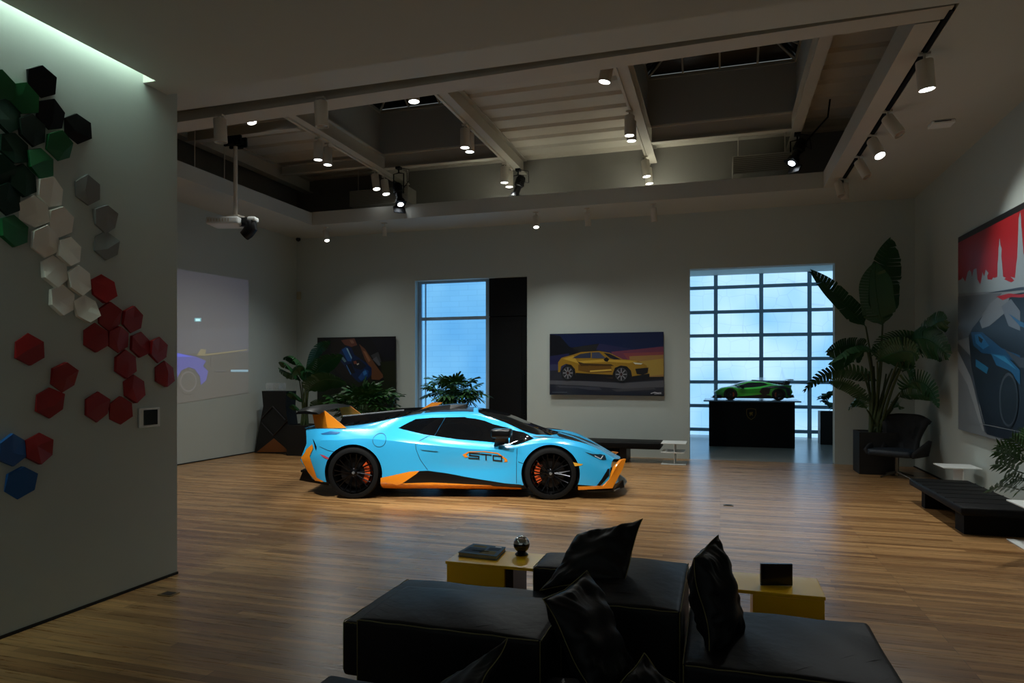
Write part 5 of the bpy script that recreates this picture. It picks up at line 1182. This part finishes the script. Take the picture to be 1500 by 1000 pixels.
def palm(px, py, t, rx, rz, n, label, seed, potw=.5, poth=.5, leafr=.3, mt=LG2):
    rnd = random.Random(seed); c = at(px, py, t=t); root = thing('potted_palm', (c.x, c.y, 0), label, 'palm')
    planter(c.x, c.y, potw, poth, root); b = Vector((c.x, c.y, poth-.02)); k = 0
    canes = [b+Vector((rnd.uniform(-.14, .14), rnd.uniform(-.14, .14), 0)) for _ in range(9)]
    for i in range(n):
        a = rnd.uniform(0, 2*PI); q = rnd.random()**.55; z = rnd.uniform(-1, 1)*math.sqrt(max(0, 1-q*q*.8))
        p = Vector((c.x+rx*q*math.cos(a), c.y+rx*.7*q*math.sin(a), c.z+rz*z))
        cn = canes[i % 9]; d = (p-Vector((c.x, c.y, c.z-rz*.8))); d.normalize()
        stem(root, [cn, cn.lerp(p, .5)+Vector((0, 0, .18)), p], .009, .004, name='cane')
        fan(root, p, d+Vector((0, 0, rnd.uniform(-.5, .2))), leafr*rnd.uniform(.8, 1.2), seed*100+i, mt)
palm(533, 590, 13.9, .66, .30, 85, 'wide bushy palm before the dark car photograph, behind the rear wing', 3, .6, .5, .30)
palm(666, 572, 13.6, .55, .22, 64, 'palm with thin bare canes standing before the blue lit window', 4, .5, .5, .27)
# vestibule plant
c = at(1214, 645, Y=17.6); root = thing('potted_plant', (c.x, c.y, 0), 'small leafy plant in a tall black planter by the garage door', 'plant')
hp = at(1214, 602, Y=17.6).z; planter(c.x, c.y, .42, hp, root); T0 = 17.2
for k in range(9):
    a = k*.7; b = Vector((c.x, c.y, hp)); p = b+Vector((.14*math.cos(a), .14*math.sin(a), .1+k*.055)); leaf(root, b+Vector((0, 0, k*.04)), p+Vector((0, 0, .08)), p+Vector((.12*math.cos(a), .12*math.sin(a), -.05)), .2, (-math.sin(a), math.cos(a), .1), .3, n=8, seed=k)
# split-leaf plant at the right edge
q = at(1490, 712, z=.0)
xx = at(1500, 700, t=6.6)
pc = Vector((2.95, 6.0, 0)); u_ = Vector((2.93, 6.75, 0))
root = thing('potted_plant', (u_.x, u_.y, 0), 'split-leaf plant with feathery green leaves at the right edge in front of the poster', 'plant')
planter(u_.x, u_.y, .30, .50, root)
def split_leaf(base, tip, w, seed):
    rnd = random.Random(seed); base, tip = Vector(base), Vector(tip); d = (tip-base); L = d.length; d.normalize()
    v = Vector((CA, SA, 0))*.6+Vector((0, -.3, .9)); s = (v-d*v.dot(d)).normalized()
    m = MB(); n = 7; rib = [base.lerp(tip, k/n)+Vector((0, 0, .06*L*math.sin(PI*k/n))) for k in range(n+1)]
    for k in range(1, n+1):
        t = k/n
        for sg in (1, -1):
            ww = w*.9*(.55+.45*math.sin(PI*min(1, t*.9)))*(1.0 if k < n else .5)*rnd.uniform(.85, 1.1); dd = (d*(.55+.5*t)+s*sg).normalized() if k < n else d
            r = rib[k-1].lerp(rib[k], .3); side_ = d*(L/n*.62); a = r-side_*.55; b = r+side_*.55; e = r+dd*ww
            m.quad(a, a.lerp(e, .5)-side_*.5, e-side_*.18, e+dd*.015, e+side_*.18, b.lerp(e, .5)+side_*.5, b)
    m.tube(rib, [.006]*n+[.002], 5)
    world_child(m.build('leaf', LG3, root, recalc=False))
b0 = Vector((u_.x, u_.y, .48))
for i, (tx, ty, bx_, by_, dt, w) in enumerate(((1452,662,1492,672,6.0,.11),(1456,652,1496,664,6.2,.1),(1450,682,1490,690,5.9,.11),(1464,705,1496,700,5.9,.1),(1474,712,1500,704,6.0,.09),(1462,668,1500,676,6.1,.11),(1478,640,1502,660,6.2,.11),(1492,632,1508,655,6.3,.11),(1505,628,1512,655,6.2,.11),(1440,722,1488,716,5.8,.08),(1484,728,1506,712,5.9,.09),(1520,640,1510,670,6.3,.12),(1540,660,1515,680,6.3,.12),(1530,700,1512,690,6.1,.12))):
    a, tpt = at(bx_, by_, t=6.25), at(tx, ty, t=dt+.1)
    stem(root, [b0, b0.lerp(a, .5)+Vector((0, 0, .1)), a], .009, .006); split_leaf(a, tpt, w, i)
# ------------------------------------------------------------ light and render settings
w = bpy.data.worlds.new('world'); SC.world = w; w.use_nodes = True
w.node_tree.nodes['Background'].inputs[0].default_value = (.55, .62, .62, 1); w.node_tree.nodes['Background'].inputs[1].default_value = WORLD
def glow(name, x0, x1, z0, z1, y, e, col):
    l = bpy.data.lights.new(name, 'AREA'); l.shape = 'RECTANGLE'; l.size = x1-x0; l.size_y = z1-z0; l.energy = e; l.color = col
    o = bpy.data.objects.new(name, l); COL.objects.link(o); o.location = ((x0+x1)/2, y, (z0+z1)/2); o.rotation_euler = (-PI/2, 0, 0)
    return o
vs = SC.view_settings; SC.display_settings.display_device = 'sRGB'; vs.view_transform = 'Standard'; vs.look = 'None'; vs.exposure = EXPO; vs.gamma = 1; vs.use_curve_mapping = False
SC.cycles.max_bounces = 8; SC.cycles.sample_clamp_indirect = 4; SC.cycles.use_denoising = True
